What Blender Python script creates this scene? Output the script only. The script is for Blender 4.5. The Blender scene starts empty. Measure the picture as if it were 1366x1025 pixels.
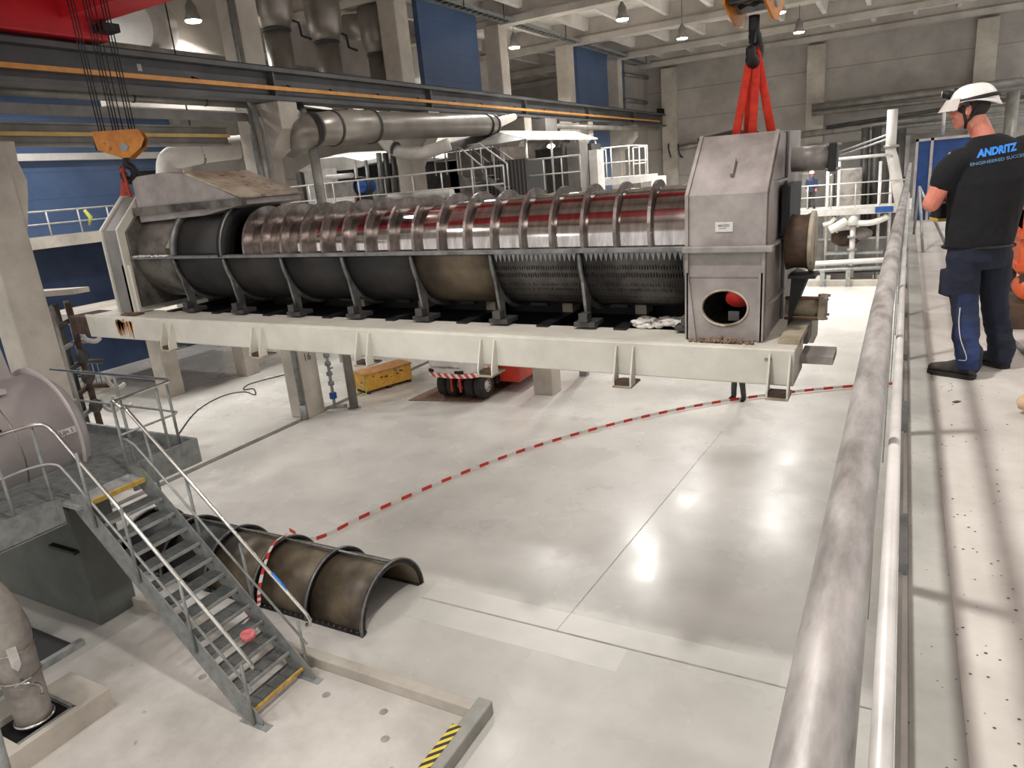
import bpy, bmesh, math, random
from mathutils import Vector, Matrix, noise
random.seed(7)
PI = math.pi
scene = bpy.context.scene
COL = scene.collection

# ---------------------------------------------------------------- camera
YAW, PITCH, ROLL, FPX = 0.5170948, 0.2837271, -0.0912069, 935.05
CAM = Vector((0, 0, 6.2))
_fw = Vector((-math.sin(YAW)*math.cos(PITCH), math.cos(YAW)*math.cos(PITCH), -math.sin(PITCH)))
_rt = Vector((math.cos(YAW), math.sin(YAW), 0))
_up = _rt.cross(_fw)
RT = _rt*math.cos(ROLL) + _up*math.sin(ROLL)
UP = -_rt*math.sin(ROLL) + _up*math.cos(ROLL)
cd = bpy.data.cameras.new('camera')
cam = bpy.data.objects.new('camera', cd)
COL.objects.link(cam)
cam.matrix_world = Matrix(((RT.x, UP.x, -_fw.x, CAM.x), (RT.y, UP.y, -_fw.y, CAM.y), (RT.z, UP.z, -_fw.z, CAM.z), (0, 0, 0, 1)))
cd.sensor_width = 36.0
cd.lens = FPX/1366*36.0
cd.clip_start = 0.05
cd.clip_end = 300
scene.camera = cam

def ray(x, y): return _fw*FPX + RT*(x-683) - UP*(y-512.5)
def onY(x, y, Y):
    d = ray(x, y); return CAM + d*(Y/d.y)
def onX(x, y, X):
    d = ray(x, y); return CAM + d*(X/d.x)
def onZ(x, y, z):
    d = ray(x, y); return CAM + d*((z-CAM.z)/d.z)

# ---------------------------------------------------------------- world, exposure
world = bpy.data.worlds.new('world'); scene.world = world
world.use_nodes = True
bgn = world.node_tree.nodes['Background']
bgn.inputs[0].default_value = (1.0, 0.985, 0.97, 1)
bgn.inputs[1].default_value = 1.15
scene.view_settings.view_transform = 'Standard'
scene.view_settings.look = 'None'
scene.view_settings.exposure = -0.14
scene.view_settings.gamma = 1.0
scene.view_settings.use_curve_mapping = False

# ---------------------------------------------------------------- hall lighting (high bay lamps in view get a housing further down; unseen lights added)
LAMP_POWER = 170.0
LAMPS_SEEN = [onZ(257, 23, 11.7), onZ(686, 60, 11.7), onZ(830, 22, 11.7), onZ(910, 48, 11.7), onZ(1040, 13, 11.7), onZ(1066, 40, 11.7)]
LIGHTS_UNSEEN = [(-20, 6, 11.7), (-10, 22, 11.7), (-10, 15, 11.7), (-10, 7.5, 11.9), (-10, 1, 11.7), (-10, -6, 11.7), (-1.5, 27, 11.7), (-1.5, 19, 11.7), (-2.5, 12, 11.7), (-2.5, 3, 11.7),
              (-2.5, -5, 11.7), (3.5, 16, 11.7), (3.5, 24, 11.7), (5.5, 8, 11.7), (5.5, -3, 11.7), (8, 40, 11.2), (7.5, 33, 11.7), (-21, 24, 11.7), (-24, 8, 11.7), (-25, 15, 11.7), (-20, 11, 12.0), (-18, 30, 11.7)]  # unseen lights; those over the left bay and far wall added to brighten them
def lamp_light(p, power=LAMP_POWER, spread=150):
    l = bpy.data.lights.new('hall_light', 'AREA')
    l.shape = 'DISK'; l.size = 0.5; l.energy = power; l.color = (1.0, 0.98, 0.95)
    l.spread = math.radians(spread)
    o = bpy.data.objects.new('hall_light', l); COL.objects.link(o)
    o.location = p
    return o
for p in LIGHTS_UNSEEN: lamp_light(p, 480 if p[:2] == (-2.5, 3) else 330 if p[0] < -17 else LAMP_POWER)
for p in LAMPS_SEEN: lamp_light((p[0], p[1], p[2]-0.24), 800 if p[0] > -19 else 320)

# ---------------------------------------------------------------- materials
def lin(c):
    return tuple(((v/255.0)/12.92 if v/255.0 <= 0.04045 else ((v/255.0+0.055)/1.055)**2.4) for v in c)
def mat(name, c, rough=0.6, metal=0.0, var=0.12, scale=3.0, c2=None, bump=0.0, bscale=40.0, stretch=None, spots=None, spec=0.5, coat=0.0):
    """procedural paint or metal: base colour c drifting to c2 in cloudy patches, optional dark specks and bump"""
    m = bpy.data.materials.new(name); m.use_nodes = True
    nt = m.node_tree; N = nt.nodes; L = nt.links
    b = N['Principled BSDF']
    a = lin(c); e = lin(c2) if c2 else tuple(max(0, v*(1-var*2.2)) for v in a)
    tc = N.new('ShaderNodeTexCoord'); mp = N.new('ShaderNodeMapping')
    L.new(tc.outputs['Object'], mp.inputs[0])
    if stretch: mp.inputs['Scale'].default_value = stretch
    nz = N.new('ShaderNodeTexNoise'); nz.inputs['Scale'].default_value = scale; nz.inputs['Detail'].default_value = 6; nz.inputs['Roughness'].default_value = 0.62
    L.new(mp.outputs[0], nz.inputs['Vector'])
    r = N.new('ShaderNodeValToRGB')
    r.color_ramp.elements[0].position = 0.36; r.color_ramp.elements[0].color = (*e, 1)
    r.color_ramp.elements[1].position = 0.62; r.color_ramp.elements[1].color = (*a, 1)
    L.new(nz.outputs['Fac'], r.inputs[0])
    out = r.outputs[0]
    if spots:
        sc, sz, amt = spots[1:4]
        n2 = N.new('ShaderNodeTexNoise'); n2.inputs['Scale'].default_value = sc; n2.inputs['Detail'].default_value = 4
        L.new(mp.outputs[0], n2.inputs['Vector'])
        r2 = N.new('ShaderNodeValToRGB'); r2.color_ramp.elements[0].position = sz; r2.color_ramp.elements[1].position = min(1, sz+0.06)
        r2.color_ramp.elements[1].color = (amt, amt, amt, 1)
        L.new(n2.outputs['Fac'], r2.inputs[0])
        mx = N.new('ShaderNodeMixRGB'); L.new(r2.outputs[0], mx.inputs[0]); L.new(out, mx.inputs[1]); mx.inputs[2].default_value = (*lin(spots[0]), 1)
        out = mx.outputs[0]
    L.new(out, b.inputs['Base Color'])
    b.inputs['Roughness'].default_value = rough; b.inputs['Metallic'].default_value = metal
    b.inputs['Specular IOR Level'].default_value = spec
    if coat: b.inputs['Coat Weight'].default_value = coat
    if bump:
        n3 = N.new('ShaderNodeTexNoise'); n3.inputs['Scale'].default_value = bscale; n3.inputs['Detail'].default_value = 3
        L.new(mp.outputs[0], n3.inputs['Vector'])
        bp = N.new('ShaderNodeBump'); bp.inputs['Strength'].default_value = bump; bp.inputs['Distance'].default_value = 0.02
        L.new(n3.outputs['Fac'], bp.inputs['Height']); L.new(bp.outputs[0], b.inputs['Normal'])
    return m
def emit(name, c, s):
    m = bpy.data.materials.new(name); m.use_nodes = True
    b = m.node_tree.nodes['Principled BSDF']
    b.inputs['Base Color'].default_value = (*lin(c), 1)
    b.inputs['Emission Color'].default_value = (*lin(c), 1); b.inputs['Emission Strength'].default_value = s
    return m

M = {}
M['floor'] = mat('floor_concrete', (216, 212, 205), 0.34, 0, scale=0.22, c2=(184, 180, 173), bump=0.05, bscale=9, spots=((150, 143, 132), 0.9, 0.66, 0.3), spec=0.35)
M['deck'] = mat('deck_concrete', (192, 187, 179), 0.7, 0, scale=1.2, c2=(168, 163, 155), bump=0.25, bscale=26, spots=((120, 114, 107), 34.0, 0.735, 0.55))
M['pit'] = mat('pit_concrete', (212, 206, 199), 0.6, 0, scale=0.8, c2=(182, 176, 168), bump=0.15, bscale=20, spots=((120, 113, 104), 5.0, 0.7, 0.6))
M['concrete'] = mat('precast_concrete', (196, 188, 176), 0.75, 0, scale=0.9, c2=(166, 158, 147), bump=0.1, bscale=18)
M['concrete_grey'] = mat('grey_concrete', (164, 162, 154), 0.8, 0, scale=1.1, c2=(132, 131, 124), bump=0.15, bscale=22)
M['concrete_green'] = mat('machine_foundation', (104, 106, 100), 0.8, 0, scale=0.9, c2=(84, 87, 82), bump=0.1, bscale=14)
M['wall'] = mat('wall_panel', (176, 170, 162), 0.8, 0, scale=0.35, c2=(150, 144, 137))
M['wall_dark'] = mat('wall_soot', (112, 107, 101), 0.85, 0, scale=0.5, c2=(84, 80, 75))
M['roof'] = mat('roof_soffit', (214, 209, 202), 0.85, 0, scale=0.6, c2=(186, 181, 174))
M['beam_conc'] = mat('roof_beam_concrete', (186, 180, 172), 0.8, 0, scale=0.5, c2=(158, 152, 144))
M['blue'] = mat('blue_panel', (74, 104, 150), 0.34, 0, scale=0.6, c2=(44, 74, 124))
M['blue_dark'] = mat('blue_dark_wall', (52, 68, 98), 0.6, 0, scale=0.5, c2=(30, 44, 74))
M['girder'] = mat('runway_grey', (92, 92, 92), 0.5, 0, scale=0.8, c2=(70, 70, 71))
M['rail_orange'] = mat('conductor_orange', (214, 154, 84), 0.5, 0, scale=2, c2=(188, 130, 66))
M['yellow_pale'] = mat('conductor_yellow', (214, 184, 110), 0.5, 0, scale=2, c2=(190, 158, 88))
M['red'] = mat('crane_red', (196, 28, 40), 0.45, 0, scale=0.8, c2=(160, 20, 32))
M['red_dark'] = mat('trolley_red', (120, 24, 34), 0.5, 0, scale=1.5, c2=(84, 18, 26))
M['galv'] = mat('galvanised', (172, 173, 170), 0.45, 0.4, scale=6, c2=(142, 144, 142), bump=0.03)
M['galv_dark'] = mat('galvanised_dull', (146, 148, 145), 0.55, 0.25, scale=7, c2=(120, 123, 121))
M['steel'] = mat('brushed_stainless', (196, 190, 184), 0.28, 1.0, scale=4, c2=(158, 152, 146), stretch=(1, 6, 6))
M['steel_tube'] = mat('handrail_stainless', (214, 212, 206), 0.25, 1.0, scale=4, c2=(186, 184, 178))
M['steel_dull'] = mat('weathered_stainless', (168, 162, 154), 0.46, 0.2, scale=1.6, c2=(116, 110, 106), bump=0.02, bscale=30)
M['duct'] = mat('duct_steel', (152, 145, 137), 0.36, 0.45, scale=0.9, c2=(120, 114, 107))
M['duct_white'] = mat('duct_white', (204, 199, 192), 0.45, 0.1, scale=0.7, c2=(176, 171, 164))
M['drum'] = mat('polished_screw', (198, 191, 187), 0.11, 1.0, scale=2.2, c2=(158, 150, 146), stretch=(5, 1, 1))
M['flight'] = mat('screw_flight', (140, 130, 124), 0.32, 0.75, scale=5, c2=(92, 84, 79))
M['box_steel'] = mat('press_housing', (158, 150, 145), 0.5, 0.12, scale=2.0, c2=(124, 116, 111), bump=0.02, bscale=30)
M['shell'] = mat('shell_dark', (50, 47, 45), 0.55, 0.2, scale=1.4, c2=(26, 25, 26), bump=0.05, bscale=12)
M['shell_brown'] = mat('shell_brown', (112, 98, 78), 0.45, 0.3, scale=1.3, c2=(62, 55, 47))
M['shell_grey'] = mat('shell_grime', (112, 106, 98), 0.55, 0.3, scale=2.6, c2=(48, 44, 42), bump=0.06, bscale=16)
M['rib'] = mat('shell_rib', (132, 131, 128), 0.45, 0.6, scale=4, c2=(88, 87, 85))
M['black'] = mat('dark_steel', (36, 34, 34), 0.55, 0.3, scale=3, c2=(22, 21, 22))
M['black_rubber'] = mat('rubber', (52, 48, 45), 0.8, 0, scale=4, c2=(34, 32, 30))
M['cream'] = mat('cream_paint', (206, 202, 190), 0.42, 0, scale=1.3, c2=(186, 181, 169), spots=((112, 96, 76), 14.0, 0.74, 0.6))
M['cream_dirty'] = mat('cream_dirty', (178, 168, 148), 0.6, 0, scale=2.4, c2=(128, 114, 94), spots=((92, 66, 42), 6.0, 0.6, 0.8))
M['rust'] = mat('rust', (120, 88, 56), 0.8, 0, scale=5, c2=(66, 50, 36), bump=0.2)
M['rust_dark'] = mat('rust_dark', (88, 66, 48), 0.75, 0.1, scale=5, c2=(46, 38, 32), bump=0.1)
M['orange_rust'] = mat('orange_rust', (196, 140, 92), 0.8, 0, scale=6, c2=(128, 84, 52))
M['white'] = mat('white_paint', (222, 219, 214), 0.45, 0, scale=2, c2=(202, 198, 192))
M['white_rail'] = mat('white_rail', (206, 203, 197), 0.4, 0.1, scale=3, c2=(180, 177, 171))
M['grey'] = mat('grey_paint', (136, 132, 127), 0.5, 0.1, scale=1.5, c2=(110, 107, 103))
M['grey_pipe'] = mat('grey_pipe', (150, 146, 139), 0.42, 0.35, scale=1.8, c2=(122, 118, 112))
M['grey_dark'] = mat('grey_machine', (78, 76, 73), 0.5, 0.2, scale=2, c2=(52, 50, 49))
M['tank'] = mat('tank_steel', (192, 184, 182), 0.42, 0.1, scale=1.0, c2=(172, 164, 162))
M['orange_paint'] = mat('orange_machine', (226, 104, 52), 0.5, 0, scale=3, c2=(194, 80, 38))
M['sling'] = mat('orange_sling', (222, 62, 36), 0.75, 0, scale=9, c2=(196, 44, 26), bump=0.2, bscale=90)
M['sling_worn'] = mat('orange_sling_worn', (178, 70, 48), 0.8, 0, scale=9, c2=(136, 50, 36), bump=0.2, bscale=90)
M['hook_yellow'] = mat('hook_yellow', (206, 134, 44), 0.5, 0, scale=4, c2=(168, 100, 34), spots=((80, 50, 26), 9.0, 0.66, 0.7))
M['crate_yellow'] = mat('crate_yellow', (228, 180, 76), 0.6, 0, scale=3, c2=(206, 150, 58), spots=((110, 54, 22), 7.0, 0.62, 0.75))
M['crate_lid'] = mat('crate_lid', (204, 156, 100), 0.65, 0, scale=3, c2=(178, 124, 76))
M['truck_red'] = mat('truck_red', (206, 60, 36), 0.45, 0, scale=2, c2=(176, 44, 28))
M['plate_wood'] = mat('floor_board', (138, 112, 94), 0.75, 0, scale=1.6, c2=(104, 82, 68), stretch=(6, 1, 1))
M['tape_red'] = mat('tape_red', (218, 58, 46), 0.5, 0, scale=3, c2=(196, 44, 36))
M['tape_white'] = mat('tape_white', (236, 230, 224), 0.5, 0, scale=3, c2=(220, 214, 208))
M['pink'] = mat('tape_roll_pink', (226, 132, 134), 0.6, 0, scale=20, c2=(204, 100, 104))
M['nosing'] = mat('yellow_nosing', (206, 170, 84), 0.6, 0, scale=8, c2=(170, 134, 60))
M['skin'] = mat('skin', (214, 138, 116), 0.5, 0, scale=9, c2=(194, 112, 92))
M['shirt'] = mat('black_cotton', (17, 17, 20), 0.95, 0, scale=8, c2=(11, 11, 13), bump=0.35, bscale=14)
M['trouser'] = mat('navy_workwear', (23, 29, 48), 0.9, 0, scale=5, c2=(16, 20, 33), bump=0.4, bscale=11)
M['trouser_lit'] = mat('navy_workwear_lit', (34, 56, 104), 0.85, 0, scale=3, c2=(23, 33, 60), bump=0.4, bscale=11)  # lit copy of the navy, light painted into the cloth colour
M['shoe'] = mat('work_shoe', (62, 54, 48), 0.8, 0, scale=14, c2=(40, 36, 34), bump=0.2)
M['sole'] = mat('shoe_sole', (36, 33, 31), 0.9, 0, scale=10)
M['helmet'] = mat('white_helmet', (236, 232, 226), 0.35, 0, scale=5, c2=(222, 217, 210))
M['visor'] = mat('clear_visor', (205, 198, 190), 0.25, 0, scale=4, c2=(190, 182, 174))
M['hair'] = mat('dark_hair', (48, 40, 36), 0.8, 0, scale=40)
M['print'] = mat('blue_print', (52, 138, 226), 0.6, 0, scale=10, c2=(44, 122, 208))
M['print_small'] = mat('grey_blue_print', (92, 130, 166), 0.7, 0, scale=10)
M['ink'] = mat('dark_ink', (58, 54, 52), 0.7, 0, scale=10)
M['label_white'] = mat('label_white', (204, 200, 194), 0.5, 0, scale=6)
M['hi_vis'] = mat('yellow_green_tape', (200, 204, 96), 0.6, 0, scale=6)
M['valve_blue'] = mat('valve_blue', (38, 84, 156), 0.45, 0, scale=5)
M['pulp'] = mat('pulp_fibre', (214, 209, 202), 0.9, 0, scale=14, c2=(176, 170, 162), bump=0.6, bscale=30)
M['dirt'] = mat('brown_dirt', (132, 112, 92), 0.95, 0, scale=18, c2=(96, 80, 66), bump=0.6, bscale=40)
M['beige'] = mat('beige_cone', (206, 178, 146), 0.7, 0, scale=8, c2=(180, 146, 112))
M['glow'] = emit('lamp_glow', (255, 244, 226), 30.0)
M['glow_tube'] = emit('tube_glow', (255, 246, 232), 0.9)
M['joint'] = mat('joint_filler', (168, 161, 152), 0.7, 0, scale=4, c2=(140, 132, 124))
M['lane'] = mat('floor_patch', (214, 210, 203), 0.36, 0, scale=0.3, c2=(190, 186, 179))
M['track'] = mat('floor_track', (122, 116, 109), 0.6, 0.2, scale=3, c2=(96, 91, 86))

def stripes_mat(name, c1, c2, k, ax=(0, 1, 0), zig=0.0):
    m = bpy.data.materials.new(name); m.use_nodes = True
    nt = m.node_tree; N = nt.nodes; L = nt.links; b = N['Principled BSDF']
    tc = N.new('ShaderNodeTexCoord'); sp = N.new('ShaderNodeSeparateXYZ'); L.new(tc.outputs['Object'], sp.inputs[0])
    def math_(op, a, v=None, w=None):
        n = N.new('ShaderNodeMath'); n.operation = op
        L.new(a, n.inputs[0])
        if w is not None: L.new(w, n.inputs[1])
        elif v is not None: n.inputs[1].default_value = v
        return n.outputs[0]
    o = math_('ADD', math_('MULTIPLY', sp.outputs[0], ax[0]), w=math_('MULTIPLY', sp.outputs[1], ax[1]))
    o = math_('ADD', o, w=math_('MULTIPLY', sp.outputs[2], ax[2]))
    if zig: o = math_('ADD', o, w=math_('MULTIPLY', math_('ABSOLUTE', sp.outputs[0]), zig))
    g = math_('GREATER_THAN', math_('FRACT', math_('MULTIPLY', o, k)), 0.5)
    mx = N.new('ShaderNodeMixRGB'); L.new(g, mx.inputs[0]); mx.inputs[1].default_value = (*lin(c1), 1); mx.inputs[2].default_value = (*lin(c2), 1)
    L.new(mx.outputs[0], b.inputs['Base Color']); b.inputs['Roughness'].default_value = 0.5
    return m
M['hazard'] = stripes_mat('hazard_tape', (226, 204, 74), (52, 48, 46), 7.5, (0, 1, 0), 1.2)
M['louvre'] = stripes_mat('louvre_grille', (92, 89, 85), (44, 42, 41), 7.0, (1, 0, 0))
M['truck_band'] = stripes_mat('truck_band', (214, 74, 58), (232, 226, 220), 4.2, (1, 0.8, 0.8))
def seam_mat(name, c, c2, period, rough=0.35, axis=2, dark=0.6):
    m = mat(name, c, rough, 0, scale=0.5, c2=c2)
    nt = m.node_tree; N = nt.nodes; L = nt.links; b = N['Principled BSDF']
    src = b.inputs['Base Color'].links[0].from_socket
    tc = N.new('ShaderNodeTexCoord'); sp = N.new('ShaderNodeSeparateXYZ'); L.new(tc.outputs['Object'], sp.inputs[0])
    a = N.new('ShaderNodeMath'); a.operation = 'MULTIPLY'; L.new(sp.outputs[axis], a.inputs[0]); a.inputs[1].default_value = 1/period
    f = N.new('ShaderNodeMath'); f.operation = 'FRACT'; L.new(a.outputs[0], f.inputs[0])
    g = N.new('ShaderNodeMath'); g.operation = 'LESS_THAN'; L.new(f.outputs[0], g.inputs[0]); g.inputs[1].default_value = 0.022
    mx = N.new('ShaderNodeMixRGB'); L.new(g.outputs[0], mx.inputs[0]); L.new(src, mx.inputs[1]); mx.inputs[2].default_value = (*(v*dark for v in lin(c)), 1)
    L.new(mx.outputs[0], b.inputs['Base Color'])
    return m
M['blue_seam'] = seam_mat('blue_cladding', (84, 106, 142), (72, 93, 128), 1.0)
M['wall_seam'] = seam_mat('wall_cladding', (178, 172, 164), (154, 148, 141), 1.8, 0.8, 2, 0.45)

def screen_mat():
    m = mat('perforated_screen', (96, 91, 87), 0.42, 0.4, scale=2, c2=(58, 55, 53))
    nt = m.node_tree; N = nt.nodes; L = nt.links; b = N['Principled BSDF']
    src = b.inputs['Base Color'].links[0].from_socket
    tc = N.new('ShaderNodeTexCoord'); mp = N.new('ShaderNodeMapping'); L.new(tc.outputs['Object'], mp.inputs[0])
    mp.inputs['Scale'].default_value = (1.35, 0.42, 0.42)
    v = N.new('ShaderNodeTexVoronoi'); v.inputs['Scale'].default_value = 26; v.inputs['Randomness'].default_value = 0.12
    L.new(mp.outputs[0], v.inputs['Vector'])
    r = N.new('ShaderNodeValToRGB'); r.color_ramp.elements[0].position = 0.30; r.color_ramp.elements[1].position = 0.42
    L.new(v.outputs['Distance'], r.inputs[0])
    mx = N.new('ShaderNodeMixRGB'); L.new(r.outputs[0], mx.inputs[0]); mx.inputs[1].default_value = (0.008, 0.008, 0.009, 1); L.new(src, mx.inputs[2])
    L.new(mx.outputs[0], b.inputs['Base Color'])
    bp = N.new('ShaderNodeBump'); bp.inputs['Strength'].default_value = 0.5; bp.inputs['Distance'].default_value = 0.01
    L.new(r.outputs[0], bp.inputs['Height']); L.new(bp.outputs[0], b.inputs['Normal'])
    return m
M['screen'] = screen_mat()
_b = M['floor'].node_tree; _n = _b.nodes.new('ShaderNodeTexNoise'); _n.inputs['Scale'].default_value = 0.5; _n.inputs['Detail'].default_value = 5
_t = _b.nodes.new('ShaderNodeTexCoord'); _b.links.new(_t.outputs['Object'], _n.inputs['Vector'])
_r = _b.nodes.new('ShaderNodeMapRange'); _r.inputs[1].default_value = 0.3; _r.inputs[2].default_value = 0.7; _r.inputs[3].default_value = 0.16; _r.inputs[4].default_value = 0.36
_b.links.new(_n.outputs['Fac'], _r.inputs[0]); _b.links.new(_r.outputs[0], _b.nodes['Principled BSDF'].inputs['Roughness'])
M['tread'] = mat('grating_tread', (126, 129, 127), 0.5, 0.3, scale=6, c2=(100, 103, 102))
# ---------------------------------------------------------------- mesh collecting helper
class MB:
    def __init__(s): s.bm = bmesh.new()
    def box(s, lo, hi, rotz=0, piv=None):
        x0, y0, z0 = lo; x1, y1, z1 = hi
        c = [Vector(p) for p in ((x0, y0, z0), (x1, y0, z0), (x1, y1, z0), (x0, y1, z0), (x0, y0, z1), (x1, y0, z1), (x1, y1, z1), (x0, y1, z1))]
        if rotz:
            pv = Vector(piv) if piv else (c[0]+c[6])/2
            R = Matrix.Rotation(rotz, 3, 'Z'); c = [R @ (p-pv) + pv for p in c]
        v = [s.bm.verts.new(p) for p in c]
        for f in ((0, 3, 2, 1), (4, 5, 6, 7), (0, 1, 5, 4), (1, 2, 6, 5), (2, 3, 7, 6), (3, 0, 4, 7)): s.bm.faces.new([v[i] for i in f])
        return s
    def prism(s, poly, axis, a, b):
        """polygon poly (2D) swept along axis from a to b; axis 0: poly is (y,z), 1: (x,z), 2: (x,y)"""
        def P(u, w, t): return (t, u, w) if axis == 0 else (u, t, w) if axis == 1 else (u, w, t)
        A = [s.bm.verts.new(P(u, w, a)) for u, w in poly]; B = [s.bm.verts.new(P(u, w, b)) for u, w in poly]
        n = len(poly)
        s.bm.faces.new(A); s.bm.faces.new(B[::-1])
        for i in range(n): s.bm.faces.new((A[i], B[i], B[(i+1) % n], A[(i+1) % n]))
        return s
    def face(s, pts, mi=0):
        f = s.bm.faces.new([s.bm.verts.new(p) for p in pts]); f.material_index = mi
        return s
    def slab(s, pts, n, t):
        """polygon of 3-D points given thickness t along n"""
        n = Vector(n).normalized()*t
        A = [s.bm.verts.new(p) for p in pts]; B = [s.bm.verts.new(Vector(p)+n) for p in pts]; k = len(pts)
        s.bm.faces.new(A); s.bm.faces.new(B[::-1])
        for i in range(k): s.bm.faces.new((A[i], B[i], B[(i+1) % k], A[(i+1) % k]))
        return s
    def tube(s, pts, r, seg=10, cap=True, closed=False, flat=None):
        P = [Vector(p) for p in pts]; n = len(P)
        if not isinstance(r, (list, tuple)): r = [r]*n
        T = []
        for i in range(n):
            if closed: t = P[(i+1) % n]-P[i-1]
            else: t = P[min(i+1, n-1)]-P[max(i-1, 0)]
            T.append(t.normalized())
        ref = Vector((0, 0, 1)) if abs(T[0].z) < 0.9 else Vector((1, 0, 0))
        u = (ref - T[0]*ref.dot(T[0])).normalized(); rings = []
        for i in range(n):
            u = u - T[i]*u.dot(T[i])
            if u.length < 1e-5: u = T[i].orthogonal()
            u.normalize(); w = T[i].cross(u)
            fx, fy = flat if flat else (1, 1)
            rings.append([s.bm.verts.new(P[i] + (u*math.cos(2*PI*k/seg)*fx + w*math.sin(2*PI*k/seg)*fy)*r[i]) for k in range(seg)])
        for i in range(n if closed else n-1):
            A, B = rings[i], rings[(i+1) % n]
            for k in range(seg):
                f = s.bm.faces.new((A[k], A[(k+1) % seg], B[(k+1) % seg], B[k])); f.smooth = True
        if cap and not closed:
            s.bm.faces.new(rings[0][::-1]); s.bm.faces.new(rings[-1])
        return s
    def cyl(s, a, b, r, r2=None, seg=24):
        return s.tube([a, b], [r, r if r2 is None else r2], seg)
    def lathe(s, prof, origin, axis=(0, 0, 1), seg=32, cap=True):
        """prof: list of (radius, height along axis)"""
        ax = Vector(axis).normalized(); u = ax.orthogonal().normalized(); w = ax.cross(u); o = Vector(origin)
        rings = []
        for rr, h in prof:
            rings.append([s.bm.verts.new(o + ax*h + (u*math.cos(2*PI*k/seg) + w*math.sin(2*PI*k/seg))*max(rr, 1e-4)) for k in range(seg)])
        for A, B in zip(rings, rings[1:]):
            for k in range(seg):
                f = s.bm.faces.new((A[k], A[(k+1) % seg], B[(k+1) % seg], B[k])); f.smooth = True
        if cap:
            s.bm.faces.new(rings[0][::-1]); s.bm.faces.new(rings[-1])
        return s
    def arc_sweep(s, prof, c, a0, a1, seg=24, closed_prof=True):
        """prof: closed list of (x, radius) revolved about the X axis through c=(y,z) from angle a0 to a1 (0 = +y, 90 = +z)"""
        rings = []; full = abs(abs(a1-a0)-2*PI) < 1e-6
        for k in range(seg if full else seg+1):
            a = a0 + (a1-a0)*k/seg
            rings.append([s.bm.verts.new((x, c[0]+r*math.cos(a), c[1]+r*math.sin(a))) for x, r in prof])
        n = len(prof); m = len(rings)
        for k in range(m if full else m-1):
            A, B = rings[k], rings[(k+1) % m]
            for i in range(n if closed_prof else n-1):
                f = s.bm.faces.new((A[i], A[(i+1) % n], B[(i+1) % n], B[i])); f.smooth = True
        if not full and closed_prof:
            s.bm.faces.new(rings[0][::-1]); s.bm.faces.new(rings[-1])
        return s
    def sphere(s, c, r, seg=14, scale=(1, 1, 1), rot=None):
        c = Vector(c); R = rot if rot else Matrix.Identity(3); rings = []
        n = max(6, seg//2)
        top = s.bm.verts.new(c + R @ Vector((0, 0, r*scale[2]))); bot = s.bm.verts.new(c + R @ Vector((0, 0, -r*scale[2])))
        for i in range(1, n):
            th = PI*i/n
            rings.append([s.bm.verts.new(c + R @ Vector((r*scale[0]*math.sin(th)*math.cos(2*PI*k/seg), r*scale[1]*math.sin(th)*math.sin(2*PI*k/seg), r*scale[2]*math.cos(th)))) for k in range(seg)])
        for k in range(seg):
            f = s.bm.faces.new((top, rings[0][k], rings[0][(k+1) % seg])); f.smooth = True
            f = s.bm.faces.new((bot, rings[-1][(k+1) % seg], rings[-1][k])); f.smooth = True
        for A, B in zip(rings, rings[1:]):
            for k in range(seg):
                f = s.bm.faces.new((A[k], B[k], B[(k+1) % seg], A[(k+1) % seg])); f.smooth = True
        return s
    def loft(s, rings, seg=20):
        """rings: (centre, half axis u, half axis w) ellipses joined in order, closed with fans"""
        R = []
        for c, u, w in rings:
            c, u, w = Vector(c), Vector(u), Vector(w)
            R.append([s.bm.verts.new(c + u*math.cos(2*PI*k/seg) + w*math.sin(2*PI*k/seg)) for k in range(seg)])
        for A, B in zip(R, R[1:]):
            for k in range(seg):
                f = s.bm.faces.new((A[k], A[(k+1) % seg], B[(k+1) % seg], B[k])); f.smooth = True
        s.bm.faces.new(R[0][::-1]); s.bm.faces.new(R[-1])
        return s
    def build(s, name, m, parent=None, bevel=0.0, keep=False):
        bmesh.ops.recalc_face_normals(s.bm, faces=s.bm.faces)
        me = bpy.data.meshes.new(name)
        off = root_of(parent)
        if off is not None: bmesh.ops.translate(s.bm, vec=-off, verts=s.bm.verts)
        s.bm.to_mesh(me); s.bm.free()
        for mm in (m if isinstance(m, (list, tuple)) else [m]): me.materials.append(M[mm] if isinstance(mm, str) else mm)
        o = bpy.data.objects.new(name, me); COL.objects.link(o)
        if parent is not None: o.parent = parent
        if bevel:
            bv = o.modifiers.new('bevel', 'BEVEL'); bv.width = bevel; bv.segments = 2; bv.limit_method = 'ANGLE'
        return o
def root_of(p):
    """where a thing stands, for parts drawn in world coordinates; None for things drawn in their own frame"""
    if p is None: return None
    while p.parent is not None: p = p.parent
    if p.get('_own'): return None
    return Vector(p.location)
def tag(o, label, cat, group=None, kind=None):
    o['label'] = label; o['category'] = cat
    if group: o['group'] = group
    if kind: o['kind'] = kind
    return o
def struct(o):
    o['kind'] = 'structure'; return o
OWN = []
def thing(name, label, cat, loc=(0, 0, 0), group=None, own=False, rot=None):
    o = bpy.data.objects.new(name, None); COL.objects.link(o); o.location = loc; o.empty_display_size = 0.2
    if rot: o.rotation_euler = rot
    if own: o['_own'] = 1; OWN.append(o)
    return tag(o, label, cat, group)
def copy_tree(o, parent=None):
    c = o.copy(); COL.objects.link(c)
    if parent is not None: c.parent = parent
    for ch in [k for k in bpy.data.objects if k.parent == o]: copy_tree(ch, c)
    return c
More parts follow.
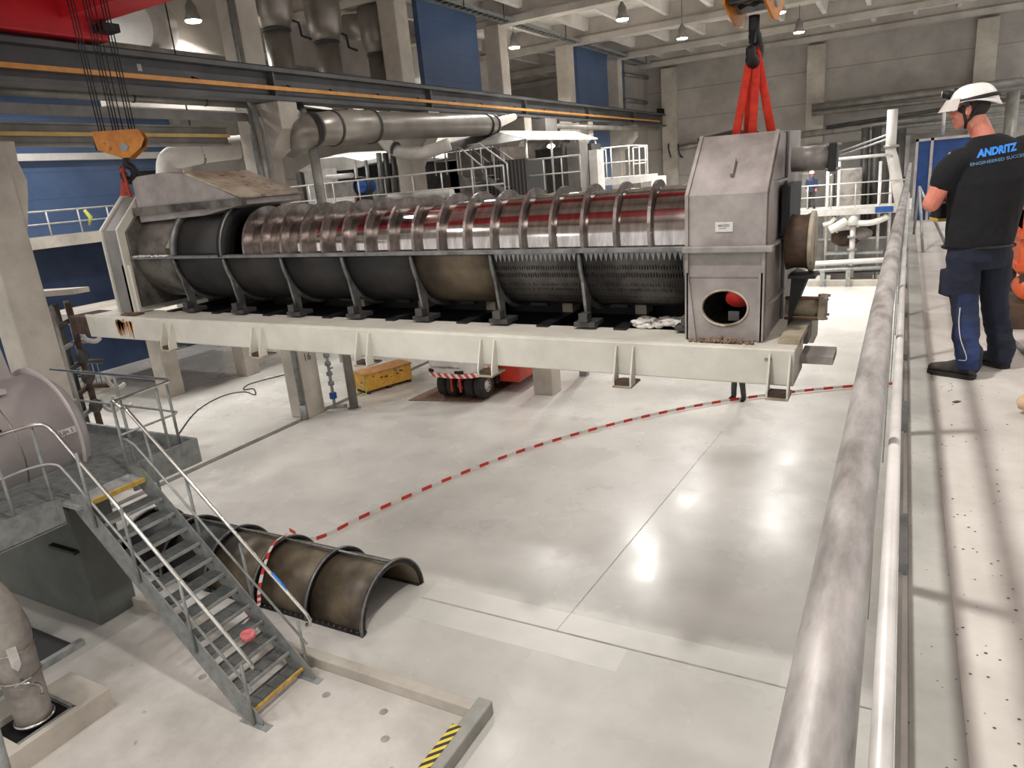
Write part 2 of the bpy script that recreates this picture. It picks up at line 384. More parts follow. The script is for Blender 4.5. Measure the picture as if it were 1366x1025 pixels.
def text_mesh(name, s, size, m, parent, mw, shear=0.0, offset=0.0, extrude=0.002, xs=1.0, align='CENTER'):
    """lettering as a mesh; mw places it (text reads along local x, up local y, faces local z)"""
    cu = bpy.data.curves.new(name, 'FONT'); cu.body = s; cu.size = size; cu.shear = shear; cu.offset = offset; cu.extrude = extrude
    cu.align_x = align; cu.align_y = 'CENTER'; cu.resolution_u = 3
    t = bpy.data.objects.new(name+'_curve', cu); COL.objects.link(t)
    dg = bpy.context.evaluated_depsgraph_get()
    me = bpy.data.meshes.new_from_object(t.evaluated_get(dg))
    bpy.data.objects.remove(t); bpy.data.curves.remove(cu)
    off = root_of(parent)
    mm = (Matrix.Translation(-off) if off is not None else Matrix.Identity(4)) @ mw @ Matrix.Diagonal((xs, 1, 1, 1))
    me.transform(mm); me.materials.clear(); me.materials.append(M[m]); me.name = name
    o = bpy.data.objects.new(name, me); COL.objects.link(o)
    if parent is not None: o.parent = parent
    return o
def frame(o, x, y):
    """matrix with origin o, x axis along x, y axis near y"""
    x = Vector(x).normalized(); z = x.cross(Vector(y)).normalized(); y = z.cross(x); o = Vector(o)
    return Matrix(((x.x, y.x, z.x, o.x), (x.y, y.y, z.y, o.y), (x.z, y.z, z.z, o.z), (0, 0, 0, 1)))
def lerp(a, b, t): return Vector(a)*(1-t)+Vector(b)*t
def ribbon(mb, pts, up, w, stripe, th=0.002, slot=(0, 1)):
    """striped tape along pts, width w along up; material slots alternate every stripe metres"""
    P = [Vector(p) for p in pts]; L = [0]
    for a, b in zip(P, P[1:]): L.append(L[-1]+(b-a).length)
    n = max(2, int(L[-1]/stripe)); up = Vector(up)
    def at(d):
        for i in range(len(P)-1):
            if d <= L[i+1] or i == len(P)-2:
                t = (d-L[i])/max(1e-6, L[i+1]-L[i]); return P[i].lerp(P[i+1], t)
    for i in range(n):
        a, b = at(L[-1]*i/n), at(L[-1]*(i+1)/n)
        nv = (b-a).cross(up).normalized()*th
        v = [mb.bm.verts.new(q) for q in (a, b, b+up*w, a+up*w, a+nv, b+nv, b+up*w+nv, a+up*w+nv)]
        for f in ((0, 1, 2, 3), (7, 6, 5, 4), (0, 4, 5, 1), (2, 6, 7, 3), (1, 5, 6, 2), (0, 3, 7, 4)):
            q = mb.bm.faces.new([v[k] for k in f]); q.material_index = slot[i % 2]
    return mb
def curve_pts(ctrl, n=8):
    """Catmull-Rom through ctrl"""
    P = [Vector(p) for p in ctrl]; P = [P[0]*2-P[1]] + P + [P[-1]*2-P[-2]]; out = []
    for i in range(1, len(P)-2):
        for k in range(n):
            t = k/n; a, b, c, d = P[i-1], P[i], P[i+1], P[i+2]
            out.append(0.5*((2*b)+(c-a)*t+(2*a-5*b+4*c-d)*t*t+(3*b-a-3*c+d)*t**3))
    out.append(P[-2]); return out
def railing(name, label, path, posts, h, m='white_rail', r=0.024, mids=(0.5,), loops=False, group=None, base=True, kick=None):
    """handrail on posts along a polyline path (points at floor level)"""
    P = [Vector(p) for p in path]; up = Vector((0, 0, h))
    t = thing(name, label, 'railing', P[0], group)
    MB().tube([p+up for p in P], r).build('top_rail', m, t)
    for f in mids: MB().tube([p+up*f for p in P], r*0.8, 8).build('mid_rail', m, t)
    for q in posts:
        q = Vector(q); MB().tube([q, q+up], r*0.9, 8).build('post', m, t)
    if kick:
        k = MB()
        for a, b in zip(P, P[1:]): k.slab([a, b, b+Vector((0, 0, kick)), a+Vector((0, 0, kick))], (b-a).cross(Vector((0, 0, 1))), 0.008)
        k.build('kick_plate', m, t)
    return t
def along(a, b, n): return [Vector(a).lerp(Vector(b), i/(n-1)) for i in range(n)]
# ================================================================ THE SETTING
struct(MB().box((-29.4, -8, -0.3), (9, 49.4, 0)).build('floor', 'floor'))
struct(MB().box((0.08, -4, 4.35), (9, 24, 4.65)).build('floor_deck', 'deck'))
struct(MB().box((-29, 8, 5.25), (-27.5, 22.4, 5.66)).build('floor_mezzanine', 'concrete'))
c = MB().box((-29.4, -8, 13.3), (9, 49.4, 13.6))
for x in range(-28, 9, 2): c.prism([(x-0.16, 13.3), (x-0.1, 12.75), (x+0.1, 12.75), (x+0.16, 13.3)], 1, -8, 49)
struct(c.build('ceiling', 'roof'))
w = MB().box((-29.4, 49, 0), (9, 49.4, 13.5)).build('wall_back', 'wall_seam'); struct(w)
for x in (-13.9, -5.0, 3.45): struct(MB().box((x-0.5, 48.6, 0), (x+0.5, 49, 12.2)).build('trim_1', 'concrete', bevel=0.02))
struct(MB().box((-29.4, -8, 0), (-29, 22.5, 5.25)).build('wall_left', 'blue_dark'))  # darker blue holds the shade under the mezzanine
struct(MB().box((-29.4, -8, 5.25), (-29, 22.5, 13.3)).build('wall_left', 'blue_seam'))
struct(MB().box((-29.4, 22.5, 0), (-29, 49, 13.3)).build('wall_left', 'wall_seam'))
struct(MB().box((-29, 2, 8.42), (-28.72, 22.3, 8.68)).build('trim_2', 'white'))
struct(MB().box((-29, 22.3, 5.66), (-28.7, 22.75, 13.3)).build('trim_3', 'concrete'))
lv = MB().box((-29, 20.0, 5.7), (-28.92, 22.2, 7.85)); struct(lv.build('door_1', 'louvre'))
df = MB()
for a, b in (((20.0, 5.7), (20.08, 7.9)), ((22.1, 5.7), (22.2, 7.9)), ((20.0, 7.8), (22.2, 7.92))): df.box((-29, a[0], a[1]), (-28.88, b[0], b[1]))
struct(df.build('trim_4', 'black'))
struct(MB().box((0.3, -4, 0), (0.6, 24, 4.35)).build('wall_deck', 'concrete_grey'))
# expansion joints, patched lanes and the steel channel set in the floor
struct(MB().box((-6.3, 7.585, 0), (0.3, 7.61, 0.003)).build('trim_5', 'joint'))
struct(MB().box((-3.975, 7.62, 0), (-3.963, 16.0, 0.003), rotz=-0.06, piv=(-3.97, 7.62, 0)).build('trim_6', 'joint'))
struct(MB().box((-6.3, 7.1, 0), (-2.9, 7.58, 0.002)).build('trim_7', 'lane'))
struct(MB().box((-6.3, 7.62, 0), (-1.0, 8.05, 0.002)).build('trim_8', 'lane'))
struct(MB().box((-15.15, 2, 0), (-14.95, 30, 0.012)).build('trim_9', 'track'))
struct(MB().box((0.10, -2, 4.65), (0.235, 20, 4.653)).build('trim_10', 'concrete_grey'))
# far pit edge with a low kerb and a floor level pipe
struct(MB().box((-5.2, 36.2, 0), (0.3, 36.5, 0.27)).build('trim_11', 'concrete'))

# roof beams, each its own
names = ['nearest the camera, over the stairs', 'second one out, above the trough', 'above the second pair of wall pillars', 'between the two blue upper panels', 'third one before the far wall', 'second one before the far wall', 'just before the far wall', 'running along the top of the far wall']
for i, Y in enumerate((0.2, 7.2, 14.2, 21.2, 28.2, 35.2, 42.2, 47.6)):
    b = MB().prism([(Y-0.3, 12.25), (Y+0.3, 12.25), (Y+0.3, 12.5), (Y+0.14, 12.62), (Y+0.14, 13.3), (Y-0.14, 13.3), (Y-0.14, 12.62), (Y-0.3, 12.5)], 0, -29, 9)
    tag(b.build('roof_beam', 'beam_conc'), 'pale concrete roof beam crossing the hall, ' + names[i], 'beam', 'roof beams')

# concrete pillars carrying the crane runway
plab = ['tall pale concrete pillar at the far left with a flared corbel, behind the round tank', 'concrete pillar marked 16 left of the yellow crate, thick grey pipe running up it',
        'concrete pillar just left of the larger blue upper panel', 'slim-looking concrete pillar beside the right edge of the larger blue upper panel',
        'concrete pillar at the left edge of the smaller blue upper panel', 'last concrete pillar before the far wall, right of the smaller blue panel']
for i, Y in enumerate((7.45, 14.4, 21.1, 28.1, 35.1, 42.2)):
    t = thing('concrete_pillar', plab[i], 'pillar', (-15.25, Y, 0), 'pillars under the crane runway')
    MB().box((-15.6, Y-0.35, 0), (-14.9, Y+0.35, 12.3 if i else 7.72)).build('shaft', 'concrete', t, bevel=0.03)
    if i == 0: MB().box((-15.6, Y-0.35, 7.72), (-14.9, Y-0.05, 12.3)).build('upper_shaft', 'concrete', t)
    if i == 0:
        MB().prism([(Y+0.34, 7.72), (Y+0.34, 5.9), (Y+0.56, 6.7), (Y+0.62, 7.0), (Y+0.55, 7.35), (Y+0.58, 7.72)], 0, -15.7, -14.95).build('corbel', 'concrete', t, bevel=0.02)
    MB().prism([(-14.91, 8.62), (-14.91, 7.25), (-14.5, 7.45), (-14.05, 7.95), (-14.05, 8.62)], 1, Y-0.33, Y+(0.33 if i else -0.1)).build('corbel', 'concrete', t, bevel=0.02)
    if i == 1:
        text_mesh('painted_number', '16', 0.3, 'ink', t, frame((-14.897, Y-0.02, 1.78), (0, 1, 0), (0, 0, 1)))
# blue wall panels above the runway and concrete infill, between pillars
tag(MB().box((-15.75, 23.0, 9.3), (-15.55, 27.1, 12.9)).build('wall_panel', 'blue_seam'), 'larger glossy blue cladding panel above the runway beam', 'panel', 'blue panels above the runway')
tag(MB().box((-15.75, 37.4, 9.3), (-15.55, 44.8, 12.9)).build('wall_panel', 'blue_seam'), 'smaller blue cladding panel above the runway, nearest the far wall', 'panel', 'blue panels above the runway')
tag(MB().box((-15.8, 44.85, 0), (-15.55, 49, 12.4)).build('wall_panel', 'wall'), 'grey wall strip in the far corner beside the smaller blue panel', 'panel')
tag(MB().box((-15.75, 37.4, 5), (-15.55, 41.8, 8.4)).build('wall_panel', 'blue_seam'), 'blue cladding under the runway beside the canopy and white railing', 'panel', 'blue panels below the runway')
tag(MB().box((-20.2, 27.5, 7.5), (-20.0, 38, 12.9)).build('wall_panel', 'wall_seam'), 'pale concrete wall panels seen between two pillars right of the big blue panel', 'panel')
tag(MB().box((-20.3, 13.5, 9.2), (-20.0, 27.3, 12.9)).build('wall_panel', 'wall_seam'), 'pale wall behind the three vertical ducts', 'panel')

# ---------------------------------------------------------------- runway beam with conductor rail
t = thing('runway_beam', 'long dark grey crane runway beam crossing the upper left with an orange conductor bar', 'beam', (-14.3, 20, 8.6))
b = MB().box((-14.36, -2, 8.72), (-14.30, 48.4, 9.3)); b.box((-14.55, -2, 8.62), (-14.02, 48.4, 8.72)); b.box((-14.58, -2, 9.3), (-14.05, 48.4, 9.4))
b.build('girder', 'girder', t)
MB().box((-14.38, -2, 9.4), (-14.30, 48.4, 9.48)).build('crane_rail', 'black', t)
MB().box((-14.1, -2, 8.86), (-14.02, 46.9, 8.95)).build('conductor_bar', 'rail_orange', t)
for Y in range(10, 48, 7):
    MB().box((-14.31, Y+4.1, 8.72), (-14.1, Y+4.16, 9.3)).build('stiffener', 'girder', t)
for Y in (11.7, 14.6, 16.2, 18.3, 20.4, 22.6, 24.5, 27.2, 30, 33, 36, 40):
    MB().tube([(-14.06, Y, 8.94), (-14.2, Y+0.05, 9.02), (-14.29, Y+0.3, 9.0)], 0.02, 6).build('bracket', 'black', t)
for Y in (47.7, 48.3): MB().box((-14.45, Y, 9.4), (-14.15, Y+0.12, 9.75)).build('end_stop', 'black', t)
b = MB().box((-14.315, 10.5, 9.06), (-14.29, 10.6, 9.2)); b.build('number_plate', 'label_white', t)

# beams and pipe spanning the two leftmost pillars
t = thing('steel_pipe', 'grey horizontal pipe spanning the leftmost two pillars, topmost of three', 'pipe', (-15.0, 7.8, 8.62))
MB().tube([(-14.98, 7.8, 8.62), (-14.98, 13.9, 8.62)], 0.085, 14).build('pipe', 'grey_pipe', t)
for Y in (10.7, 12.6): MB().tube([(-14.98, Y, 8.62), (-14.98, Y+0.05, 8.62)], 0.095, 14).build('joint_band', 'grey_dark', t)
tag(MB().box((-15.1, 7.8, 8.22), (-15.0, 13.9, 8.42)).build('steel_beam', 'grey'), 'grey flat beam directly below the top pipe between the leftmost pillars', 'beam')
t = thing('steel_beam', 'grey lower beam with a yellow conductor strip behind the yellow hook block', 'beam', (-15.6, 7, 7.7))
MB().box((-15.7, 5, 7.72), (-15.55, 13.6, 8.1)).build('web', 'grey', t); MB().box((-15.8, 5, 8.1), (-15.45, 13.6, 8.14)).build('flange', 'grey', t); MB().box((-15.8, 5, 7.68), (-15.45, 13.6, 7.72)).build('flange', 'grey', t)
MB().box((-15.5, 5, 7.87), (-15.44, 13.6, 7.95)).build('conductor_bar', 'yellow_pale', t)

# ---------------------------------------------------------------- overhead crane (bridge over the press)
t = thing('overhead_crane', 'red overhead travelling crane bridge at the upper left', 'crane', (-14.2, 7.4, 9.5))
MB().box((-14.5, 4.2, 9.49), (-13.95, 9.8, 10.25)).build('end_carriage', 'red', t, bevel=0.03)
MB().box((-14.2, 8.9, 9.8), (9, 9.62, 11.2)).build('girder', 'red', t); MB().box((-14.2, 4.5, 9.8), (9, 5.6, 11.2)).build('girder', 'red', t)
MB().box((-12.2, 5.0, 10.4), (-9.6, 8.95, 11.5)).build('trolley', 'red_dark', t); MB().box((-2.4, 5.0, 10.9), (-0.2, 8.95, 11.8)).build('trolley', 'red_dark', t)
MB().box((-13.93, 9.45, 9.6), (-13.6, 9.8, 9.75)).build('buffer', 'black', t)
MB().box((-12.9, 6.7, 10.05), (-12.5, 7.1, 10.4)).build('junction_box', 'label_white', t)

# lamps in view
llab = ['round high bay lamp glowing at the upper left beside the pillar', 'high bay lamp glowing beside the pillar right of the large blue panel', 'high bay lamp glowing below the roof beam, above the small blue panel',
        'high bay lamp glowing left of the right hand hook', 'upper of the two high bay lamps glowing right of the hook', 'lower of the two high bay lamps glowing right of the hook']
for p, lb in zip(LAMPS_SEEN, llab):
    t = thing('ceiling_lamp', lb, 'lamp', p, 'high bay lamps')
    MB().lathe([(0.05, 0.5), (0.09, 0.42), (0.16, 0.3), (0.16, 0.15), (0.26, -0.1), (0.25, -0.1), (0.15, 0.1)], p, seg=20, cap=False).build('reflector', 'grey', t)
    MB().lathe([(0.0, -0.13), (0.22, -0.13), (0.23, -0.07), (0.0, -0.07)], p, seg=20, cap=False).build('lens', 'glow', t)
    MB().tube([p+Vector((0, 0, 0.5)), (p[0], p[1], 13.3)], 0.012, 6).build('suspension_rod', 'black', t)
# cable tray hung below the roof along the pillars
t = thing('cable_tray', 'long hanging cable tray ladder running along the tops of the blue panels', 'cable tray', (-14.6, 22, 12.3))
for dx in (0, 0.45): MB().box((-14.7+dx, 20, 12.26), (-14.67+dx, 46, 12.38)).build('side_rail', 'galv_dark', t)
for i in range(66): MB().box((-14.68, 20.1+i*0.4, 12.27), (-14.24, 20.14+i*0.4, 12.30)).build('rung', 'galv_dark', t)
MB().tube([(-14.55, 20, 12.33), (-14.55, 46, 12.33)], 0.04, 6).build('cable', 'black', t); MB().tube([(-14.42, 20, 12.33), (-14.42, 46, 12.33)], 0.03, 6).build('cable', 'black', t)
for Y in (24, 27, 33, 36, 43, 45): MB().tube([(-14.2, Y, 12.25), (-14.2, Y, 13.3)], 0.02, 6).build('hanger', 'black', t)
# ================================================================ THE SCREW PRESS hanging from the crane (drawn in its own tilted frame)
press = thing('screw_press', 'huge open screw press with polished screw and dark shell hanging over the floor', 'industrial press', (-1.75, 7.4, 5.42), own=True, rot=(0, 0.0165, 0))
def PR(v): return v
R0 = 0.68
ribs = [-5.34, -4.30, -3.25, -2.18, -1.13]
# lower half shell in bays, outer ribs, flange
xs = [-8.42, -7.48, -6.43] + ribs + [-0.02]
bm_mats = ['shell_grey', 'shell', 'shell', 'shell', 'shell', 'shell_brown', 'screen', 'screen']
for a, b, m in zip(xs, xs[1:], ['shell_grey', 'shell', 'shell', 'shell', 'shell', 'shell_brown', 'screen', 'screen']):
    MB().arc_sweep([(a, R0), (b, R0), (b, R0-0.02), (a, R0-0.02)], (0, 0), PI, 2*PI, 40).build('lower_shell', m, press)
for s in (-1, 1):
    MB().box((-8.42, s*0.70-0.055, -0.02), (0, s*0.70+0.055, 0.02)).build('shell_flange', 'rib', press, bevel=0.004)
for x in [-7.48, -6.43]+ribs+[-0.04]:
    r = MB().arc_sweep([(x-0.016, 0.735), (x+0.016, 0.735), (x+0.016, R0), (x-0.016, R0)], (0, 0), PI+0.02, 2*PI-0.02, 40)
    for s in (-1, 1): r.prism([(s*0.60, -0.38), (s*0.66, -0.3), (s*0.575, -0.8), (s*0.485, -0.8), (s*0.49, -0.55)], 0, x-0.016, x+0.016)
    r.build('shell_rib', 'rib', press)
    for s in (-1, 1):
        f = MB().box((x-0.12, s*0.53-0.13, -0.815), (x+0.12, s*0.53+0.13, -0.76)); f.box((x-0.05, s*0.53-0.16, -0.755), (x+0.05, s*0.53-0.05, -0.66)); f.box((x-0.1, s*0.53-0.02, -0.84), (x+0.1, s*0.53+0.02, -0.8))
        f.build('foot', 'grey_dark', press, bevel=0.006)
# toothed edge of the screen baskets under the front flange
for a, b in ((-2.15, -1.17), (-1.09, -0.06)):
    n = int((b-a)/0.052); g = MB()
    for i in range(n):
        x = a + (b-a)*i/n; d = (b-a)/n
        ang0, ang1 = 0.03, 0.17
        P0 = lambda xx, an, rr=R0+0.006: (xx, -rr*math.cos(an), -rr*math.sin(an))
        g.slab([P0(x, ang0), P0(x+d*0.94, ang0), P0(x+d*0.5, ang1)], (0, -1, -0.1), 0.006)
    g.box((a, -R0-0.012, -0.035), (b, -R0+0.02, -0.012))
    g.build('toothed_edge', 'galv_dark', press)
# the screw: tapering drum with one continuous helical flight
MB().lathe([(0.30, -6.44), (0.44, -6.42), (0.47, -6.2), (0.555, -2.2), (0.57, -0.05), (0.57, 0.02)], (0, 0, 0), (1, 0, 0), 72).build('screw_drum', 'drum', press)
fl = MB(); x0, x1, pitch = -6.30, -0.18, 0.357; turns = (x1-x0)/pitch; n = int(turns*44); prev = None
for i in range(n+1):
    x = x0+(x1-x0)*i/n; a = 2*PI*(x-x0)/pitch
    rd = 0.46+(0.57-0.46)*(x-x0)/(x1-x0)-0.01; ro = 0.615 + 0.02*(x-x0)/(x1-x0)
    c, s_ = math.cos(a), math.sin(a); hw = 0.021
    ring = [fl.bm.verts.new(p) for p in ((x-0.034, rd*c, rd*s_), (x-hw+0.004, (rd+0.025)*c, (rd+0.025)*s_), (x-hw+0.004, ro*c, ro*s_), (x+hw-0.004, ro*c, ro*s_), (x+hw-0.004, (rd+0.025)*c, (rd+0.025)*s_), (x+0.034, rd*c, rd*s_))]
    if prev:
        for k in range(6):
            f = fl.bm.faces.new((prev[k], prev[(k+1) % 6], ring[(k+1) % 6], ring[k])); f.smooth = k not in (1, 2, 3)
    else: fl.bm.faces.new(ring[::-1])
    prev = ring
fl.bm.faces.new(prev)
fl.build('screw_flight', 'flight', press)
# inlet end: closed upper shell with ribs and the dark end ring
for a, b, m in ((-8.42, -7.48, 'shell_grey'), (-7.48, -6.43, 'shell')):
    MB().arc_sweep([(a, R0-0.04), (b, R0-0.04), (b, R0-0.07), (a, R0-0.07)], (0, 0), 0, PI, 40).build('upper_shell', m, press)
MB().arc_sweep([(-6.47, 0.77), (-6.41, 0.77), (-6.41, 0.52), (-6.47, 0.52)], (0, 0), 0, PI, 48).build('end_ring', 'black', press)
MB().arc_sweep([(-6.412, 0.775), (-6.40, 0.775), (-6.40, 0.735), (-6.412, 0.735)], (0, 0), PI*0.5, PI, 24).build('ring_edge', 'rib', press)
MB().arc_sweep([(-7.50, 0.74), (-7.46, 0.74), (-7.46, R0-0.06), (-7.50, R0-0.06)], (0, 0), 0, PI, 48).build('shell_rib', 'rib', press)
MB().slab([(-7.52, -0.66, 0.12), (-7.66, -0.655, 0.13), (-7.5, -0.60, 0.36)], (0, -1, 0), 0.02).build('gusset', 'cream_dirty', press)
pu = MB()
for i in range(60):
    x = random.uniform(-8.38, -7.5); pu.sphere((x, -0.70+random.uniform(-0.05, 0.03), 0.02), random.uniform(0.012, 0.03), 6, (1.3, 1, 0.7))
o = pu.build('pulp_residue', 'pulp', press); o['kind'] = 'stuff'
# inlet hood on top
h = MB()
fr, bk = -0.5, 0.62
h.prism([(-8.35, 0.50), (-8.35, 1.10), (-8.22, 1.16), (-7.62, 1.18), (-7.10, 1.12), (-6.12, 0.74), (-6.12, 0.66), (-6.9, 0.55)], 1, fr, bk)
h.build('inlet_hood', 'box_steel', press, bevel=0.01)
MB().prism([(-8.40, 0.60), (-8.40, 0.72), (-6.05, 0.76), (-6.05, 0.66)], 1, fr-0.06, fr+0.02).build('hood_flange', 'shell_grey', press)
MB().slab([(-7.14, fr-0.012, 1.125), (-7.14, bk, 1.125), (-6.08, bk, 0.745), (-6.08, fr-0.012, 0.745)], (0.35, 0, 0.9), 0.02).build('sloping_cover', 'cream_dirty', press)
MB().tube([(-7.16, fr, 1.13), (-7.16, fr, 1.19)], 0.012, 6).build('stud', 'galv', press)
MB().tube([(-8.0, 0.1, 1.16), (-8.0, 0.1, 1.24)], 0.012, 6).build('stud', 'galv', press)
# octagonal end housing at the far end
octo = [(-0.80, 0.42), (-0.36, 0.88), (0.36, 0.88), (0.80, 0.42), (0.80, -0.83), (-0.80, -0.83)]
MB().prism(octo, 0, -8.86, -8.50).build('end_housing', 'grey', press)
big = [(y*1.04, z*1.03 if z > 0 else z) for y, z in octo]
MB().prism(big, 0, -8.90, -8.86).build('end_plate', 'cream', press); MB().prism(big, 0, -8.50, -8.46).build('end_plate', 'cream', press)
MB().prism([(y*0.9, z*0.9) for y, z in octo], 0, -8.46, -8.40).build('end_cover', 'shell_grey', press)
MB().box((-8.60, -0.80, -0.83), (-8.40, -0.78, -0.1)).build('end_stiffener', 'cream', press)
# discharge housing: chamfered box with side plates, shelf, opening
prof = [(-0.86, -0.83), (-0.86, 0.49), (-0.30, 1.0), (0.95, 1.02), (0.95, -0.83)]
XL, XR = 0.02, 0.70
hb = MB(); bm = hb.bm
def bx(x, y, z): return bm.verts.new((x, y, z))
# front face with a round inspection opening
cx, cz, rr, rz_, N = 0.365, -0.53, 0.20, 0.155, 40
outer = []
for k in range(N):
    a = 2*PI*k/N; dx, dz = math.cos(a), math.sin(a)
    lims = []
    if dx > 1e-6: lims.append((XR-cx)/dx)
    if dx < -1e-6: lims.append((XL-cx)/dx)
    if dz > 1e-6: lims.append((-0.10-cz)/dz)
    if dz < -1e-6: lims.append((-0.83-cz)/dz)
    t_ = min(lims); outer.append((cx+dx*t_, cz+dz*t_))
cor = [(XL, -0.83), (XR, -0.83), (XR, -0.10), (XL, -0.10)]
for q in cor:
    j = min(range(N), key=lambda k: (outer[k][0]-q[0])**2+(outer[k][1]-q[1])**2); outer[j] = q
vo = [bx(x, -0.86, z) for x, z in outer]; vi = [bx(cx+rr*math.cos(2*PI*k/N), -0.86, cz+rz_*math.sin(2*PI*k/N)) for k in range(N)]; vd = [bx(cx+rr*math.cos(2*PI*k/N), -0.83, cz+rz_*math.sin(2*PI*k/N)) for k in range(N)]
for k in range(N):
    j = (k+1) % N
    bm.faces.new((vo[k], vo[j], vi[j], vi[k])); bm.faces.new((vi[k], vi[j], vd[j], vd[k]))
hb.face([(XL, -0.86, -0.10), (XR, -0.86, -0.10), (XR, -0.86, 0.49), (XL, -0.86, 0.49)])
hb.face([(XL, -0.86, 0.49), (XR, -0.86, 0.49), (XR, -0.30, 1.0), (XL, -0.30, 1.0)])
hb.face([(XL, -0.30, 1.0), (XR, -0.30, 1.0), (XR, 0.95, 1.02), (XL, 0.95, 1.02)])
hb.face([(XL, 0.95, -0.83), (XR, 0.95, -0.83), (XR, 0.95, 1.02), (XL, 0.95, 1.02)])
hb.face([(XR, y, z) for y, z in prof]); hb.face([(XL, y, z) for y, z in prof])
hb.face([(XL, -0.86, -0.83), (XR, -0.86, -0.83), (XR, 0.95, -0.83), (XL, 0.95, -0.83)])
hb.build('discharge_housing', 'box_steel', press)
MB().tube([(cx+0.212*math.cos(2*PI*k/40), -0.862, cz+0.167*math.sin(2*PI*k/40)) for k in range(40)], 0.010, 6, closed=True).build('opening_rim', 'cream_dirty', press)
MB().lathe([(0.0, 0), (0.12, 0), (0.12, 0.04), (0.0, 0.04)], (0.47, -0.72, -0.44), (0.1, -0.75, -0.65), 24, cap=False).build('red_disc', 'tape_red', press)
MB().box((0.36, -0.66, -0.69), (0.46, -0.62, -0.6)).build('inner_block', 'grey', press)
# raised edges of the front face, mid shelf, lower inset frame
for x in (XL, XR):
    e = MB()
    pr = [(-0.885, -0.83), (-0.885, 0.50), (-0.325, 1.012), (-0.30, 1.0), (-0.86, 0.49), (-0.86, -0.83)]
    e.prism(pr, 0, x-0.015, x+0.015); e.build('edge_strip', 'box_steel', press)
MB().box((XL-0.03, -0.93, -0.015), (XR+0.08, -0.84, 0.04)).build('mid_shelf', 'steel_dull', press, bevel=0.006)
MB().box((XL, -0.87, -0.24), (XR, -0.855, -0.225)).build('weld_seam', 'box_steel', press)
MB().prism([(XL+0.0, -0.83), (XL+0.09, -0.83), (XL+0.015, -0.2), (XL, -0.2)], 1, -0.885, -0.855).build('gusset', 'box_steel', press)
MB().box((XR-0.04, -0.885, -0.83), (XR, -0.855, -0.2)).build('gusset', 'box_steel', press)
MB().slab([(0.37, -0.70, 0.62), (0.395, -0.70, 0.62), (0.395, -0.56, 0.76), (0.37, -0.56, 0.76)], (0, -0.7, 0.7), 0.06).build('lifting_lug', 'box_steel', press)
# side bearing plates and stiffeners towards the drive end
sp = MB(); sp.prism([(-0.80, -0.83), (-0.80, 0.47), (-0.26, 0.97), (-0.26, 0.98), (0.95, 1.0), (0.95, -0.83)], 0, XR+0.001, XR+0.02)
sp.build('side_plate', 'box_steel', press)
MB().prism([(0.10, -0.83), (0.10, 1.0), (0.95, 1.02), (0.95, -0.83)], 0, XR+0.02, XR+0.05).build('bearing_plate', 'steel_dull', press, bevel=0.01)
for z in (0.55, 0.0, -0.52): MB().slab([(XR+0.02, -0.78 if z < 0.5 else -0.55, z), (XR+0.06, -0.5, z), (XR+0.06, 0.11, z), (XR+0.02, 0.11, z)], (0, 0, 1), 0.025).build('stiffener', 'steel_dull', press)
MB().box((XR+0.05, -0.30, 0.05), (XR+0.13, 0.5, 0.52)).build('bearing_block', 'black', press, bevel=0.01)
# hydraulic cylinders, drive flange
def hcyl(z, y, x0, x1, r, m):
    t_ = MB().cyl((x0, y, z), (x1, y, z), r, seg=28); o = t_.build('cylinder_barrel', m, press)
    cpl = MB().box((x1, y-r*1.12, z-r*1.12), (x1+0.07, y+r*1.12, z+r*1.12)); oo = cpl.build('cylinder_head', 'black' if m == 'steel_dull' else 'cream_dirty', press, bevel=0.01)
    for sy in (-1, 1):
        for sz in (-1, 1): MB().cyl((x1-0.02, y+sy*r*0.95, z+sz*r*0.95), (x1+0.09, y+sy*r*0.95, z+sz*r*0.95), 0.014, seg=8).build('cap_screw', 'galv_dark', press)
hcyl(0.735, -0.05, XR+0.10, 1.12, 0.112, 'steel_dull')
hcyl(-0.66, -0.05, XR+0.10, 1.10, 0.10, 'cream_dirty')
for sz in (-1, 1): MB().cyl((XR+0.1, -0.16, -0.66+sz*0.1), (1.1, -0.16, -0.66+sz*0.1), 0.014, seg=8).build('tie_rod', 'rust', press)
MB().lathe([(0.20, XR+0.1), (0.27, XR+0.1), (0.25, XR+0.16), (0.25, XR+0.26), (0.27, XR+0.30), (0.20, XR+0.30)], (0, -0.10, -0.02), (1, 0, 0), 40).build('drive_hub', 'rust_dark', press)
MB().lathe([(0.16, XR+0.30), (0.285, XR+0.30), (0.285, XR+0.335), (0.16, XR+0.335)], (0, -0.10, -0.02), (1, 0, 0), 40).build('drive_flange', 'cream_dirty', press)
MB().box((XR+0.14, -0.35, -0.34), (XR+0.38, -0.05, -0.31)).build('bracket', 'black', press)
MB().prism([(XR+0.14, -0.83), (XR+0.30, -0.35), (XR+0.16, -0.3)], 1, -0.25, 0.1).build('bracket', 'black', press)
MB().box((XR+0.16, -0.3, -0.98), (XR+0.34, 0.0, -0.79)).build('bracket', 'grey', press, bevel=0.01)
# rating sign on the front
MB().box((0.275, -0.868, 0.165), (0.43, -0.860, 0.25)).build('sign_plate', 'label_white', press)
MB().box((0.30, -0.870, 0.213), (0.335, -0.867, 0.229)).build('sign_print', 'grey', press)
sg = MB()
for x, w_, z in ((0.30, 0.022, 0.226), (0.326, 0.02, 0.226), (0.35, 0.05, 0.228), (0.30, 0.03, 0.214), (0.335, 0.065, 0.214), (0.31, 0.06, 0.196)): sg.box((x, -0.8695, z-0.004), (x+w_, -0.867, z+0.004))
o = sg.build('sign_print', 'grey', press)
